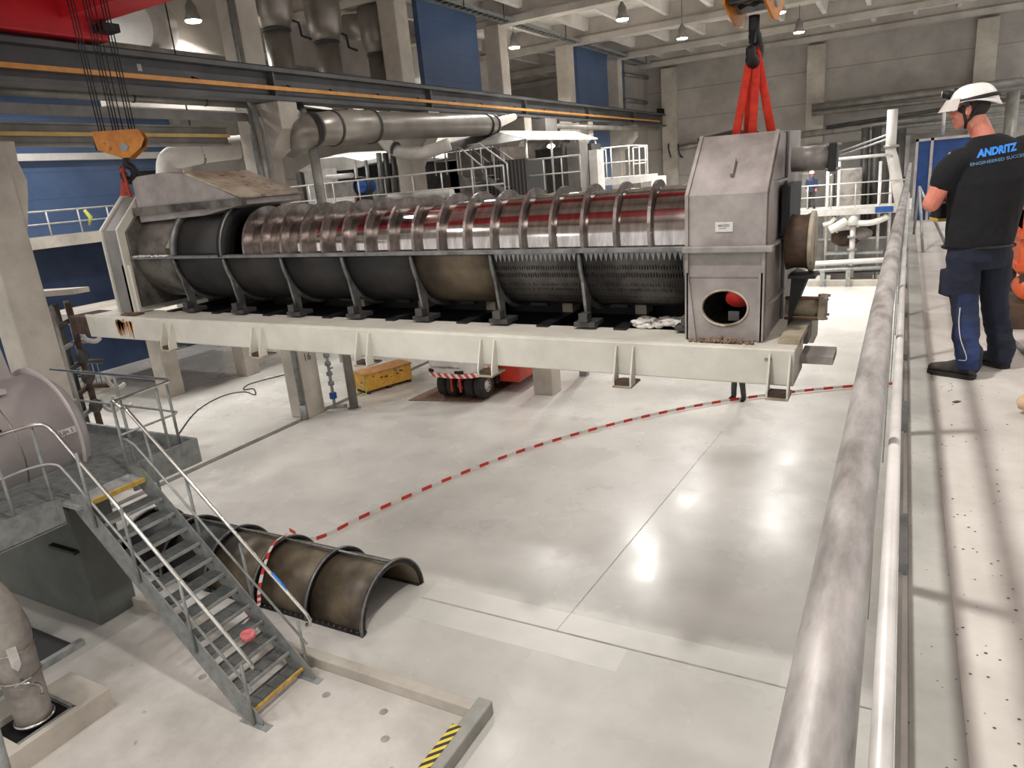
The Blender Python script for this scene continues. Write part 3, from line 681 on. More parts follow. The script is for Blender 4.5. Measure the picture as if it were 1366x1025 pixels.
# ---- base beam: two cream box beams with cross members
for y0, y1 in ((-1.10, -0.50), (0.5, 0.9)):
    bb = MB(); x0 = -9.32
    bb.prism([(x0, -1.17), (x0-0.02, -0.84), (1.02, -0.84), (1.02, -1.17)], 1, y0, y1)
    bb.build('base_beam', 'cream', press, bevel=0.012)
MB().box((-9.4, -1.07, -0.855), (1.02, -1.04, -0.825)).build('beam_lip', 'cream', press)
MB().box((-9.86, -1.08, -1.15), (-9.33, -0.55, -0.86)).build('beam_end', 'rust_dark', press, bevel=0.02)
rs = MB()
for i in range(24):
    x = -8.4+random.uniform(-0.2, 0.16); z0 = -0.86-random.random()*0.06; rs.slab([(x, -1.102, z0), (x+random.uniform(0.02, 0.07), -1.102, z0), (x+0.03, -1.102, z0-random.uniform(0.1, 0.27))], (0, -1, 0), 0.004)
o = rs.build('rust_streaks', 'orange_rust', press); o['kind'] = 'stuff'
MB().box((-8.58, -1.0, -0.84), (-8.3, -0.8, -0.81)).build('rust_patch', 'rust', press)
for gx in (-7.36, -5.55, -3.77, -2.06, -0.52, 0.90):
    wd = 0.085
    gg = MB()
    for s in (-1, 1): gg.prism([(-1.13, -0.88), (-1.10, -0.88), (-1.10, -1.25), (-1.23, -1.25), (-1.23, -1.18)], 0, gx+s*wd-0.008, gx+s*wd+0.008)
    gg.build('foot_bracket', 'cream', press)
    MB().box((gx-wd-0.01, -1.24, -1.265), (gx+wd+0.01, -0.95, -1.245)).build('foot_plate', 'cream_dirty', press)
    if gx > -9: MB().box((gx-0.07, -1.22, -1.246), (gx+0.07, -1.11, -1.20)).build('foot_grime', 'rust_dark', press)
for i, x in enumerate([-7.95, -6.95, -5.9, -4.8, -3.75, -2.7, -1.65, -0.75]):
    MB().box((x-0.07, -0.62, -1.02), (x+0.07, 0.62, -0.82)).build('cross_member', 'black', press)
    if i > 2: MB().box((x-0.07, 0.1, -0.818), (x+0.06, 0.34, -0.70)).build('spacer_block', 'cream_dirty', press)
MB().box((-8.4, -0.48, -1.0), (0.1, 0.5, -0.9)).build('drip_tray', 'black', press)  # black tray made large to keep the space under the shell dark
MB().box((-8.4, 0.44, -0.9), (0.1, 0.47, -0.4)).build('shade_sheet', 'black', press)  # added black sheet standing in for the shade below the shell
MB().box((1.02, -0.75, -1.05), (1.3, -0.35, -0.98)).build('end_tongue', 'steel_dull', press)
MB().box((0.85, -0.9, -0.85), (1.03, 0.7, -0.80)).build('end_lip', 'cream_dirty', press)
d = MB()
for i in range(160):
    a = random.gauss(0.35, 0.11); d.sphere((min(0.66, max(0.06, a)), -0.95+random.uniform(-0.07, 0.04), -0.825+random.random()*0.03*max(0, 1-abs(a-0.38)/0.3)), random.uniform(0.010, 0.022), 6)
o = d.build('dirt_heap', 'dirt', press); o['kind'] = 'stuff'
d = MB()
for i in range(90):
    d.sphere((random.uniform(-0.62, -0.1), random.uniform(-0.52, -0.2), -0.82+random.random()*0.05), random.uniform(0.02, 0.045), 6, (1.6, 1, 0.6))
o = d.build('pulp_residue', 'pulp', press); o['kind'] = 'stuff'
for x, z in ((0.80, -0.93),): MB().box((x-0.03, -1.108, z-0.012), (x+0.03, -1.10, z+0.012)).build('rating_tag', 'grey', press)

# ================================================================ slings and hooks
def hook_block(label, x, y, z, turn, rope_top, group):
    t = thing('hook_block', label, 'crane hook', (x, y, z), group)
    prof = [(-0.33, 0.0), (-0.36, 0.27), (0.30, 0.27), (0.36, 0.13), (0.29, 0.0), (0.10, -0.14), (-0.02, -0.14)]
    for s in (-1, 1): MB().prism([(x+u, z+w_+0.1) for u, w_ in prof], 1, y+s*0.17-0.012, y+s*0.17+0.012).build('cheek_plate', 'hook_yellow', t, bevel=0.004)
    for dx in (-0.2, 0.0, 0.18): MB().lathe([(0.0, -0.13), (0.13, -0.13), (0.11, -0.06), (0.13, 0), (0.11, 0.06), (0.13, 0.13), (0.0, 0.13)], (x+dx, y, z+0.22), (0, 1, 0), 20, cap=False).build('sheave', 'black', t)
    MB().box((x-0.37, y-0.12, z+0.1), (x-0.3, y+0.12, z+0.36)).build('side_guard', 'black', t)
    MB().cyl((x+0.05, y-0.2, z+0.12), (x+0.05, y+0.2, z+0.12), 0.06, seg=20).build('pin', 'galv_dark', t)
    hk = [(x, z+0.02), (x, z-0.12), (x+0.07, z-0.2), (x+0.08, z-0.3), (x, z-0.38), (x-0.09, z-0.33), (x-0.1, z-0.24)]
    MB().tube(curve_pts([(u, y, w_) for u, w_ in hk], 5), [0.05]*6+[0.058]*6+[0.066]*7+[0.06]*6+[0.045]*5+[0.02], 12).build('hook', 'black', t)
    MB().slab([(x-0.03, y-0.03, z-0.05), (x+0.03, y-0.03, z-0.05), (x-0.06, y-0.03, z-0.22), (x-0.1, y-0.03, z-0.22)], (0, 1, 0), 0.05).build('safety_latch', 'black', t)
    for dx in (-0.29, -0.25, -0.21, -0.09, -0.05, -0.01, 0.05, 0.14, 0.18, 0.22):
        for dy in ((0,) ): MB().tube([(x+dx, y+dy, z+0.24), (x+dx*1.05, y+dy, rope_top)], 0.009, 6).build('wire_rope', 'black', t)
    t.rotation_euler = (0, 0, turn)
    return t
hook_block('yellow crane hook block hanging on ropes at the far left end of the press', -10.82, 7.4, 7.08, 0.75, 10.4, 'crane hook blocks')
hook_block('crane hook block above the press housing, mostly cut by the top edge of the picture', -1.30, 7.4, 7.42, 1.45, 10.9, 'crane hook blocks')
def sling(label, legs, top, w, m, group):
    t = thing('lifting_sling', label, 'sling', top, group)
    for a in legs:
        a = Vector(a); tp = Vector(top)
        mid = tp.lerp(a, 0.5)
        MB().tube([tp+Vector((0, 0, 0.0)), tp.lerp(a, 0.12), mid, a], [w*0.75, w*0.95, w, w*1.05], 10, flat=(1, 0.32)).build('sling_leg', m, t)
    o = MB().tube([Vector(legs[0]).lerp(Vector(top), 0.96), Vector(top)+Vector((0, 0, 0.03)), Vector(legs[-1]).lerp(Vector(top), 0.96)], w*0.8, 10).build('sling_eye', m, t)
    return t
sling('bright orange lifting sling over the press housing, its left legs', [(-1.45, 7.30, 6.38), (-1.38, 7.55, 6.40)], (-1.33, 7.38, 7.10), 0.038, 'sling', 'orange slings')
sling('bright orange lifting sling over the press housing, its right legs', [(-1.29, 7.28, 6.40), (-1.13, 7.40, 6.38)], (-1.27, 7.40, 7.12), 0.038, 'sling', 'orange slings')
sling('worn orange sling hanging straight under the yellow hook block', [(-11.16, 7.25, 5.9), (-10.98, 7.3, 6.0)], (-10.9, 7.36, 6.80), 0.08, 'sling_worn', 'orange slings')
sling('worn orange sling leg slanting behind the inlet hood of the press', [(-10.44, 7.12, 6.22), (-10.40, 7.06, 6.24)], (-10.78, 7.26, 6.86), 0.05, 'sling_worn', 'orange slings')
# shackle or bar lying behind the top of the housing
tag(MB().tube([(-1.98, 8.0, 6.42), (-1.6, 8.0, 6.46), (-1.35, 7.9, 6.40)], [0.02, 0.035, 0.05], 8, flat=(1, 0.5)).build('grey_strap', 'rust_dark'), 'dark flattened strap lying on the top of the press housing beside the orange sling', 'strap')
# ================================================================ LEFT FOREGROUND: tank, platform, stair
V = Vector
# the round tank lying along the hall
t = thing('pressure_tank', 'large pale steel tank lying beside the platform with a Lijn 1 label', 'tank', (-11.78, 4, 2.0))
tc, tR = (-11.78, 3.0), 0.96
MB().lathe([(tR, 0), (tR, 4.9)], (tc[0], 0.7, tc[1]), (0, 1, 0), 72).build('tank_body', 'tank', t)
MB().lathe([(tR, 0), (tR+0.09, 0), (tR+0.09, 0.02), (tR, 0.02)], (tc[0], 5.58, tc[1]), (0, 1, 0), 72, cap=False).build('end_flange', 'tank', t)
MB().lathe([(tR, 0), (tR*0.85, 0.2), (tR*0.5, 0.36), (0.0, 0.42)], (tc[0], 5.61, tc[1]), (0, 1, 0), 48).build('end_dome', 'tank', t)
MB().lathe([(tR+0.004, 0), (tR+0.006, 0.008), (tR+0.004, 0.016)], (tc[0], 4.78, tc[1]), (0, 1, 0), 72, cap=False).build('weld_seam', 'steel', t)
MB().prism([(4.80, 3.85), (5.42, 3.80), (5.34, 4.72), (4.92, 4.72)], 0, -12.3, -11.85).build('nozzle_neck', 'tank', t, bevel=0.02)
MB().lathe([(0.16, 0), (0.16, 0.18), (0.23, 0.22), (0.26, 0.4), (0.22, 0.55), (0.1, 0.62)], (-11.5, 4.62, 3.86), (0, 0, 1), 24).build('vent_cap', 'tank', t)
MB().box((-11.75, 4.4, 3.86), (-11.25, 5.0, 3.93)).build('saddle_pad', 'tank', t)
_d = ray(98, 573); _a = _d.x**2+_d.z**2; _b = 2*(_d.x*(CAM.x-tc[0])+_d.z*(CAM.z-tc[1])); _c = (CAM.x-tc[0])**2+(CAM.z-tc[1])**2-tR**2
_h = CAM+_d*((-_b-math.sqrt(max(0, _b*_b-4*_a*_c)))/(2*_a)); a_l = math.atan2(_h.z-tc[1], _h.x-tc[0])
lp = V((tc[0]+math.cos(a_l)*(tR+0.004), 5.43, tc[1]+math.sin(a_l)*(tR+0.004))); ly = V((-math.sin(a_l), 0, math.cos(a_l)))
MB().slab([lp+V((0, -0.14, 0))-ly*0.05, lp+V((0, 0.14, 0))-ly*0.05, lp+V((0, 0.14, 0))+ly*0.05, lp+V((0, -0.14, 0))+ly*0.05], (math.cos(a_l), 0, math.sin(a_l)), 0.006).build('label_plate', 'label_white', t)
text_mesh('lettering', 'Lijn 1', 0.095, 'ink', t, frame(lp+V((math.cos(a_l), 0, math.sin(a_l)))*0.009, (0, 1, 0), ly))
MB().box((-10.90, 4.35, 3.42), (-10.84, 4.62, 3.48)).build('slot', 'black', t)

# foundation block below, dark gap and plinth
tag(MB().box((-14.0, 5.1, 0), (-10.75, 5.75, 2.03)).build('concrete_foundation', 'concrete_green', bevel=0.03), 'dark grey green concrete machine foundation below the tank platform', 'foundation')
tag(MB().box((-11.45, 5.02, 1.30), (-10.75, 5.1, 1.35)).build('steel_bar', 'black'), 'short black bar fixed on the face of the dark foundation', 'bar')
tag(MB().box((-13.0, 2.0, 0), (-10.6, 4.6, 0.05)).build('floor_grating', 'black'), 'dark grating strip at the foot of the foundation', 'grating')
tag(MB().box((-10.6, 3.4, 0), (-10.5, 4.7, 0.10)).build('steel_angle', 'galv'), 'bright steel angle edging the dark grating strip', 'angle')
# platform with grating
t = thing('steel_platform', 'grey galvanised steel platform with bar grating around the tank', 'platform', (-10.2, 4.5, 2.6))
g = MB()
for i in range(34):
    y = 1.8+i*0.14
    if y < 5.62: g.box((-10.95, y, 2.56), (-9.62, y+0.012, 2.6))
for i in range(40): 
    x = -10.95+i*0.034; g.box((x, 1.8, 2.565), (x+0.008, 6.6, 2.6))
for i in range(30):
    x = -13.0+i*0.068; g.box((x, 5.66, 2.565), (x+0.01, 6.6, 2.6))
g.box((-10.95, 1.8, 2.545), (-9.6, 6.6, 2.56)); g.box((-13.0, 6.02, 2.545), (-10.9, 6.6, 2.56))
g.build('grating', 'galv_dark', t)
e = MB()
e.box((-9.62, 1.8, 2.32), (-9.58, 4.5, 2.68)); e.box((-9.62, 5.5, 2.32), (-9.58, 6.599, 2.72)); e.box((-13.0, 6.6, 2.32), (-9.58, 6.66, 2.72)); e.box((-9.70, 1.8, 2.30), (-9.58, 4.5, 2.33))
e.build('edge_beam', 'galv_dark', t)
for y in (1.9, 3.4): MB().box((-10.9, y, 2.3), (-9.62, y+0.1, 2.54)).build('cross_beam', 'galv_dark', t)
for x in (-12.6, -11.0): MB().box((x, 5.2, 2.03), (x+0.2, 5.7, 2.55)).build('leg', 'galv_dark', t)
MB().box((-9.62, 4.5, 2.55), (-9.2, 5.5, 2.6)).build('landing_grating', 'galv', t)
b = MB(); b.box((-10.96, 1.8, 2.56), (-10.9, 5.62, 2.7)); b.build('kick_plate', 'galv', t)
# railing of the platform, far corner
t = thing('railing', 'stainless railing around the far corner of the tank platform', 'railing', (-9.6, 6.5, 2.6))
rt = 3.72
MB().tube([(-12.9, 6.5, rt), (-9.75, 6.5, rt), (-9.65, 6.46, rt), (-9.6, 6.4, rt), (-9.57, 6.2, rt), (-9.5, 5.45, rt), (-9.36, 5.42, rt), (-9.26, 5.42, rt-0.06)], 0.024).build('top_rail', 'steel_tube', t)
MB().tube([(-12.9, 6.5, 3.2), (-9.7, 6.5, 3.2), (-9.62, 6.42, 3.2), (-9.57, 5.5, 3.2)], 0.017).build('mid_rail', 'galv', t)
for x, y in ((-12.3, 6.5), (-11.1, 6.5), (-9.8, 6.5), (-9.62, 6.2), (-9.6, 5.62), (-9.6, 5.5)): MB().tube([(x, y, 2.4), (x, y, rt)], 0.022, 8).build('post', 'galv_dark', t)
# ---- the stair
t = thing('steel_stair', 'grey galvanised steel stair with grating treads leading up to the tank platform', 'stairs', (-6.7, 5.0, 0))
nT = 13; X0, X1 = -6.66, -9.22; rise = 2.6/nT
def sx(z): return X0+(X1-X0)*z/2.6
for y in (4.56, 5.46):
    MB().prism([(X0+0.10, 0.0), (X0+0.14, 0.10), (sx(2.6)+0.02, 2.74), (sx(2.6)-0.2, 2.74), (sx(2.6)-0.2, 2.5), (X0-0.22, 0.0)], 1, y-0.006, y+0.006).build('stringer', 'galv_dark', t)
    MB().box((X0-0.25, y-0.06, 0), (X0+0.22, y+0.06, 0.012)).build('foot_plate', 'galv', t)
for i in range(nT):
    z = rise*(i+1)-0.05 if i < nT-1 else 2.6
    if i == nT-1: break
    xf = sx(z)+0.06
    tr = MB()
    for k in range(9): tr.box((xf-0.25+k*0.029, 4.575, z-0.014), (xf-0.25+k*0.029+0.006, 5.445, z))
    for y in (4.57, 4.8, 5.02, 5.24, 5.43): tr.box((xf-0.25, y, z-0.03), (xf, y+0.012, z-0.004))
    tr.box((xf-0.26, 4.57, z-0.035), (xf-0.25, 5.45, z))
    for y in (4.566, 5.444): tr.box((xf-0.26, y, z-0.09), (xf, y+0.008, z))
    tr.build('tread', 'tread', t)
    ns = MB().box((xf-0.005, 4.57, z-0.035), (xf+0.028, 5.45, z+0.004))
    o = ns.build('nosing', 'nosing' if i == 0 else 'galv', t)
    if i == 0: o['label'] = 'worn yellow nosing of the bottom tread'
    sl = MB()
    for k in range(3): sl.box((xf-0.20, 5.444, z-0.062-k*0.022), (xf-0.09, 5.449, z-0.052-k*0.022))
    sl.build('tread_slots', 'white', t)
o = MB().box((X1-0.02, 4.57, 2.55), (X1+0.035, 5.45, 2.612)).build('nosing', 'nosing', t); o['label'] = 'yellow nosing at the top of the stair'
# handrails: near side
HR = 0.98
def rail_line(y, pts, r, m, nm, par): MB().tube([V((x, y, z)) for x, z in pts], r).build(nm, m, par)
h1 = MB().tube(curve_pts([(-9.62, 1.9, 3.72), (-9.62, 3.2, 3.72), (-9.60, 4.1, 3.74), (-9.52, 4.5, 3.72), (-9.36, 4.56, 3.60)], 6) + [V((-6.52, 4.56, 0.94)), V((-6.50, 4.56, 0.86))], 0.025).build('handrail', 'steel_tube', t)
h2 = MB().tube(curve_pts([(-9.62, 1.9, 3.18), (-9.62, 3.6, 3.18), (-9.6, 4.25, 3.2), (-9.5, 4.52, 3.16), (-9.35, 4.56, 3.02)], 6) + [V((-6.62, 4.56, 0.52))], 0.017).build('mid_rail', 'galv', t)
h3 = MB().tube([(-9.26, 5.46, 3.66), (-9.2, 5.46, 3.6), (-6.46, 5.46, 1.04), (-6.42, 5.46, 0.97), (-6.44, 5.46, 0.90), (-6.50, 5.46, 0.88)], 0.025).build('handrail', 'steel_tube', t)
h4 = MB().tube([(-9.55, 5.5, 3.14), (-9.4, 5.46, 3.16), (-9.25, 5.46, 3.1), (-9.12, 5.46, 2.98), (-6.56, 5.46, 0.56)], 0.017).build('mid_rail', 'galv', t)
for y, s in ((4.55, -1), (5.47, 1)):
    for z in (0.12, 0.95, 1.78, 2.45):
        x = sx(z)+0.10
        MB().tube([(x, y+s*0.02, z-0.12), (x, y+s*0.01, z+HR-0.06 if z > 0.2 else 0.82+0.06)], 0.021, 8).build('post', 'galv_dark', t)
for x, y in ((-9.62, 3.95), (-9.6, 4.42), (-9.62, 2.4)): MB().tube([(x, y, 2.35), (x, y, 3.72)], 0.021, 8).build('post', 'galv_dark', t)
MB().tube([(-6.98, 5.466, 1.53), (-6.76, 5.466, 1.32)], 0.0268, 10).build('tape_wrap', 'print', t)

# pink roll of tape on a tread
zt = rise*4-0.05
p = onZ(333, 852, zt)
tag(MB().lathe([(0.035, 0), (0.092, 0), (0.092, 0.085), (0.035, 0.085), (0.035, 0)], (p.x-0.02, p.y, zt), (0.0, 0, 1), 20, cap=False).build('tape_roll', 'pink'), 'small pink roll of barrier tape standing on a stair tread', 'tape')

# ---- half shell (trough) lying on the floor
t = thing('half_shell', 'dark half round press shell with pale ribs lying on the floor behind the stair', 'press shell', (-6.55, 7.2, 0))
TR = 0.70; zc = 0.0; xr = [-6.55, -7.65, -8.80, -9.95, -11.1, -12.3]
for i, (a, b) in enumerate(zip(xr, xr[1:])):
    MB().arc_sweep([(a, TR), (b, TR), (b, TR-0.025), (a, TR-0.025)], (7.2, zc), 0.0, PI, 40).build('shell_plate', 'shell_brown' if i < 3 else 'shell', t)
for x in xr:
    MB().arc_sweep([(x-0.02, TR+0.075), (x+0.02, TR+0.075), (x+0.02, TR-0.005), (x-0.02, TR-0.005)], (7.2, zc), 0.0, PI, 40).build('rib', 'black', t)
    MB().arc_sweep([(x-0.024, TR+0.078), (x+0.024, TR+0.078), (x+0.024, TR+0.055), (x-0.024, TR+0.055)], (7.2, zc), 0.0, PI, 40).build('rib_edge', 'rib', t)
    for k in range(14):
        a = PI*(k+0.5)/14
        MB().cyl((x+0.018, 7.2+(TR+0.03)*math.cos(a), zc+(TR+0.03)*math.sin(a)), (x+0.032, 7.2+(TR+0.03)*math.cos(a), zc+(TR+0.03)*math.sin(a)), 0.013, seg=6).build('bolt', 'black', t)
MB().tube([(-12.3, 7.2+0.12, zc+TR+0.03), (-6.55, 7.2+0.12, zc+TR+0.03)], 0.022, 8).build('top_bar', 'rib', t)
rest = MB()
for s in (-1, 1):
    MB().box((-12.3, 7.2+s*0.71-0.06, 0.0), (-6.55, 7.2+s*0.71+0.06, 0.035)).build('base_flange', 'shell', t)
    bb = MB()
    for k in range(50):
        q0, q1 = (-6.65-k*0.112, 7.2+s*0.745, 0.03), (-6.65-k*0.112, 7.2+s*0.745, 0.05)
        if s < 0 and k < 16: MB().cyl(q0, q1, 0.016, seg=6).build('bolt', 'rib', t)
        else: rest.cyl(q0, q1, 0.016, seg=6)

o = rest.build('bolt_heads', 'rib', t); o['kind'] = 'stuff'
# ---- barrier tape
rb = MB()
ctl = [(-8.95, 7.55, 0.72), (-9.2, 8.3, 0.10), (-9.0, 9.6, 0.02), (-8.3, 11.7, 0.02), (-7.4, 13.7, 0.02), (-6.0, 15.8, 0.02), (-4.3, 17.7, 0.02), (-2.5, 19.1, 0.02), (-0.85, 20.1, 0.02), (0.05, 20.5, 0.02)]
ribbon(rb, curve_pts(ctl, 10), (0, 0, 1), 0.075, 0.26)
tag(rb.build('barrier_tape', ('tape_red', 'tape_white')), 'long red and white barrier tape curving across the open floor', 'barrier tape')
rb = MB()
ctl = [(-8.82, 7.35, 0.80), (-8.78, 7.0, 0.80), (-8.62, 6.6, 0.62), (-8.45, 6.3, 0.42), (-8.0, 5.9, 0.52), (-7.62, 5.44, 0.72), (-7.52, 5.25, 0.76)]
ribbon(rb, curve_pts(ctl, 8), (0.9, 0.2, 0.35), 0.075, 0.13)
tag(rb.build('barrier_tape', ('tape_red', 'tape_white')), 'short twisted red and white tape hanging from the half shell to the stair', 'barrier tape')

# ---- kerb of the wash pit with hazard tape
tag(MB().box((-11.6, 5.66, 0), (-4.2, 5.82, 0.16)).build('concrete_kerb', 'concrete', bevel=0.012), 'low concrete kerb running behind the foot of the stair', 'kerb')
t = thing('concrete_kerb', 'short kerb end at the bottom edge with yellow and black hazard tape', 'kerb', (-4.1, 4.5, 0))
MB().box((-4.2, 1.2, 0), (-4.0, 5.86, 0.19)).build('kerb_stone', 'concrete_grey', t, bevel=0.02)
MB().box((-4.25, 1.2, 0.19), (-4.13, 5.35, 0.196)).build('hazard_strip', 'hazard', t)
struct(MB().box((-10.3, 0.5, 0), (-4.2, 5.66, 0.004)).build('trim_12', 'pit'))
for i, (x, y) in enumerate(((-5.0, 5.0), (-5.3, 5.35), (-6.2, 5.3), (-8.1, 4.9))):
    tag(MB().lathe([(0, 0), (0.055, 0), (0.05, 0.004), (0, 0.006)], (x, y, 0.004), (0, 0, 1), 18, cap=False).build('floor_anchor', 'joint'), ['round dark floor anchor nearest the hazard tape', 'round dark floor anchor close to the kerb', 'round dark floor anchor right of the stair foot', 'round dark floor anchor under the stair'][i], 'floor anchor', 'floor anchors')

# ---- standing pipe on a pedestal at the bottom left
px, py = -9.12, 3.3
t = thing('standing_pipe', 'wide grey tapering pipe standing on a pedestal at the lower left', 'pipe', (px, py, 0))
MB().tube(curve_pts([(px, py, 0.30), (px, py, 0.9), (px, py, 1.3), (px-0.05, py-0.03, 1.6), (px-0.28, py-0.16, 1.95), (px-0.8, py-0.45, 2.15), (px-1.6, py-0.9, 2.2)], 6), [0.20+0.025*k/12 for k in range(12)]+[0.225+0.06*k/6 for k in range(6)]+[0.285+0.09*k/6 for k in range(6)]+[0.375]*13, 40).build('pipe_body', 'steel_dull', t)
MB().lathe([(0.215, 0.30), (0.225, 0.30), (0.225, 0.325), (0.205, 0.335)], (px, py, 0), (0, 0, 1), 40, cap=False).build('base_ring', 'steel', t)
for z, r in ((0.95, 0.222), (1.34, 0.238)): MB().lathe([(r, z-0.012), (r+0.006, z), (r, z+0.012)], (px, py, 0), (0, 0, 1), 40, cap=False).build('weld_ring', 'steel', t)
def onpipe(ang, z, r): return V((px+r*math.cos(ang), py+r*math.sin(ang), z))
an = math.radians(-22)
lb = MB()
nrm = V((math.cos(an), math.sin(an), 0)); tg = V((-math.sin(an), math.cos(an), 0))
lb.slab([nrm*0.243+V((px, py, 0))+tg*dx+V((0, 0, z)) for dx, z in ((-0.05, 1.45), (0.05, 1.45), (0.05, 1.2), (0.0, 1.12), (-0.05, 1.2))], nrm, 0.006)
lb.build('direction_label', 'label_white', t)
MB().tube(curve_pts([onpipe(an, 0.98, 0.21), onpipe(an, 0.98, 0.29), onpipe(an+0.25, 0.95, 0.33), onpipe(an+0.5, 0.85, 0.31), onpipe(an+0.55, 0.72, 0.29)], 5), 0.02, 8).build('sample_spout', 'steel', t)
MB().tube([onpipe(an-0.25, 0.98, 0.32), onpipe(an+0.3, 1.02, 0.33)], 0.010, 6).build('valve_lever', 'galv', t)
MB().tube([onpipe(an-0.15, 0.9, 0.29), onpipe(an+0.45, 0.88, 0.3)], 0.012, 6).build('valve_bar', 'galv_dark', t)
t = thing('pipe_pedestal', 'low pale concrete pedestal with a dark recess around the standing pipe', 'pedestal', (-9.2, 3.4, 0))
pd = MB(); pd.box((-9.0+0.16, 2.0, 0), (-8.72, 4.02, 0.30)); pd.box((-9.6, 3.62, 0), (-8.84, 4.02, 0.30)); pd.box((-9.9, 2.0, 0), (-9.48, 3.62, 0.30)); pd.box((-9.48, 2.0, 0), (-8.84, 2.95, 0.30))
pd.build('plinth', 'concrete', t)
MB().box((-9.48, 2.95, 0.2), (-8.84, 3.62, 0.22)).build('recess', 'black', t)
r = MB(); r.box((-9.5, 3.60, 0.27), (-8.83, 3.64, 0.305)); r.box((-8.86, 2.95, 0.27), (-8.82, 3.64, 0.305)); r.build('steel_frame', 'galv_dark', t)
# dark post at the lower left corner
tag(MB().tube([(-7.58, 2.30, 0), (-7.80, 2.45, 1.5)], 0.07, 14).build('guard_post', 'galv_dark'), 'round dull grey post at the lower left corner of the picture', 'post')
# ================================================================ THINGS ON THE HALL FLOOR
# yellow crate
t = thing('tool_crate', 'yellow wooden crate with a brown lid standing on the floor near the thick pipe', 'crate', (-14.5, 17.3, 0))
A, B_, Cc = onZ(490, 527, 0), onZ(554, 508, 0), onZ(483, 522, 0)
ux = (B_-A).normalized(); uy = V((-ux.y, ux.x, 0)); o0 = A
def cr(u, v, z): return o0+ux*u+uy*v+V((0, 0, z))
Lc, Wc, Hc = 1.75, 0.72, 0.62
def cbox(u0, u1, v0, v1, z0, z1):
    m = MB(); m.slab([cr(u0, v0, z0), cr(u1, v0, z0), cr(u1, v1, z0), cr(u0, v1, z0)], (0, 0, 1), z1-z0); return m
cbox(0, Lc, 0, Wc, 0.10, Hc).build('crate_body', 'crate_yellow', t, bevel=0.01)
cbox(-0.03, Lc+0.03, -0.03, Wc+0.03, Hc, Hc+0.05).build('lid', 'crate_lid', t, bevel=0.008)
for u in (0.05, Lc/2-0.05, Lc-0.15): cbox(u, u+0.1, 0, Wc, 0, 0.1).build('skid', 'rust_dark', t)
cbox(-0.012, 0.0, 0.2, 0.5, 0.26, 0.31).build('handle_plate', 'label_white', t)
cbox(Lc*0.62, Lc*0.68, -0.03, -0.005, 0.5, 0.6).build('hasp', 'galv', t)
for u, z, w_ in ((0.55, 0.42, 0.1), (0.72, 0.40, 0.12), (1.15, 0.40, 0.1), (1.3, 0.46, 0.12)): cbox(u, u+w_, -0.006, 0, z, z+0.04).build('faded_mark', 'rust_dark', t)
for v in (0.02, Wc-0.02): MB().tube(curve_pts([cr(0.05, v, Hc+0.05), cr(-0.03, v, 0.45), cr(-0.02, v, 0.06), cr(-0.25, v+0.1*(1 if v < .3 else -1), 0.015)], 6), 0.018, 6).build('strap', 'hi_vis', t)
MB().tube([cr(-0.2, 0.0, 0.015), cr(-0.3, 0.35, 0.015), cr(-0.2, 0.7, 0.015), cr(-0.1, 0.3, 0.02)], 0.018, 6).build('strap_end', 'hi_vis', t)
# steel board on the floor under the truck
pts = [onZ(545, 535, 0), onZ(642, 537, 0), onZ(712, 497, 0), onZ(640, 490, 0)]
t0 = MB().slab(pts, (0, 0, 1), 0.03).build('floor_board', 'plate_wood'); tag(t0, 'large brown board lying under the wheels of the red truck', 'board')
# industrial truck: white counterweight, dual wheels, red chassis
t = thing('industrial_truck', 'red and white heavy forklift truck with twin wheels seen under the beam', 'forklift', (-11.3, 17.2, 0))
yb, wr = 16.95, 0.40
for x0 in (-12.05, -11.72, -11.08, -10.75):
    wb = MB().lathe([(0.20, 0), (0.34, 0), (0.385, 0.03), (0.40, 0.08), (0.40, 0.22), (0.385, 0.27), (0.34, 0.30), (0.20, 0.30)], (x0, yb, wr+0.03), (1, 0, 0), 36, cap=False)
    o = wb.build('wheel', 'black_rubber', t)
    MB().lathe([(0.0, 0.27), (0.09, 0.285), (0.09, 0.25), (0.24, 0.24), (0.27, 0.295), (0.29, 0.29)], (x0, yb, wr+0.03), (1, 0, 0), 28, cap=False).build('rim', 'white', o)
    hh = MB()
    for k in range(9):
        a = 2*PI*k/9; hh.cyl((x0+0.24, yb+0.16*math.cos(a), wr+0.03+0.16*math.sin(a)), (x0+0.262, yb+0.16*math.cos(a), wr+0.03+0.16*math.sin(a)), 0.022, seg=8)
    hh.build('wheel_nuts', 'rust_dark', o)
MB().cyl((-11.8, yb, wr+0.03), (-10.6, yb, wr+0.03), 0.09).build('axle', 'black', t)
# rounded counterweight
cw = [(-12.2, 17.4), (-12.2, 16.55), (-12.1, 16.42), (-11.8, 16.3), (-11.4, 16.26), (-11.0, 16.28), (-10.66, 16.4), (-10.5, 16.55), (-10.5, 17.4)]
MB().prism(cw, 2, 0.92, 1.9).build('counterweight', 'white', t, bevel=0.02)
MB().prism([(x+(0.03 if x > -11.3 else -0.03), y-0.03) for x, y in cw], 2, 0.80, 0.92).build('warning_band', 'truck_band', t)
for x in (-11.95, -11.0): MB().box((x-0.14, 16.27 if x > -11.5 else 16.34, 0.93), (x+0.14, 16.5, 1.02)).build('tow_slot', 'black', t)
text_mesh('body_text', 'www.transportliften.com', 0.10, 'ink', t, frame((-11.42, 16.25, 1.12), (1, 0, 0), (0, 0, 1)))
MB().box((-12.0, 17.35, 0.35), (-10.4, 20.4, 1.0)).build('chassis', 'black', t)
MB().prism([(-10.42, 17.6), (-9.75, 17.6), (-9.75, 20.6), (-10.42, 20.6)], 2, 0.36, 0.95).build('side_tank', 'truck_red', t, bevel=0.02)
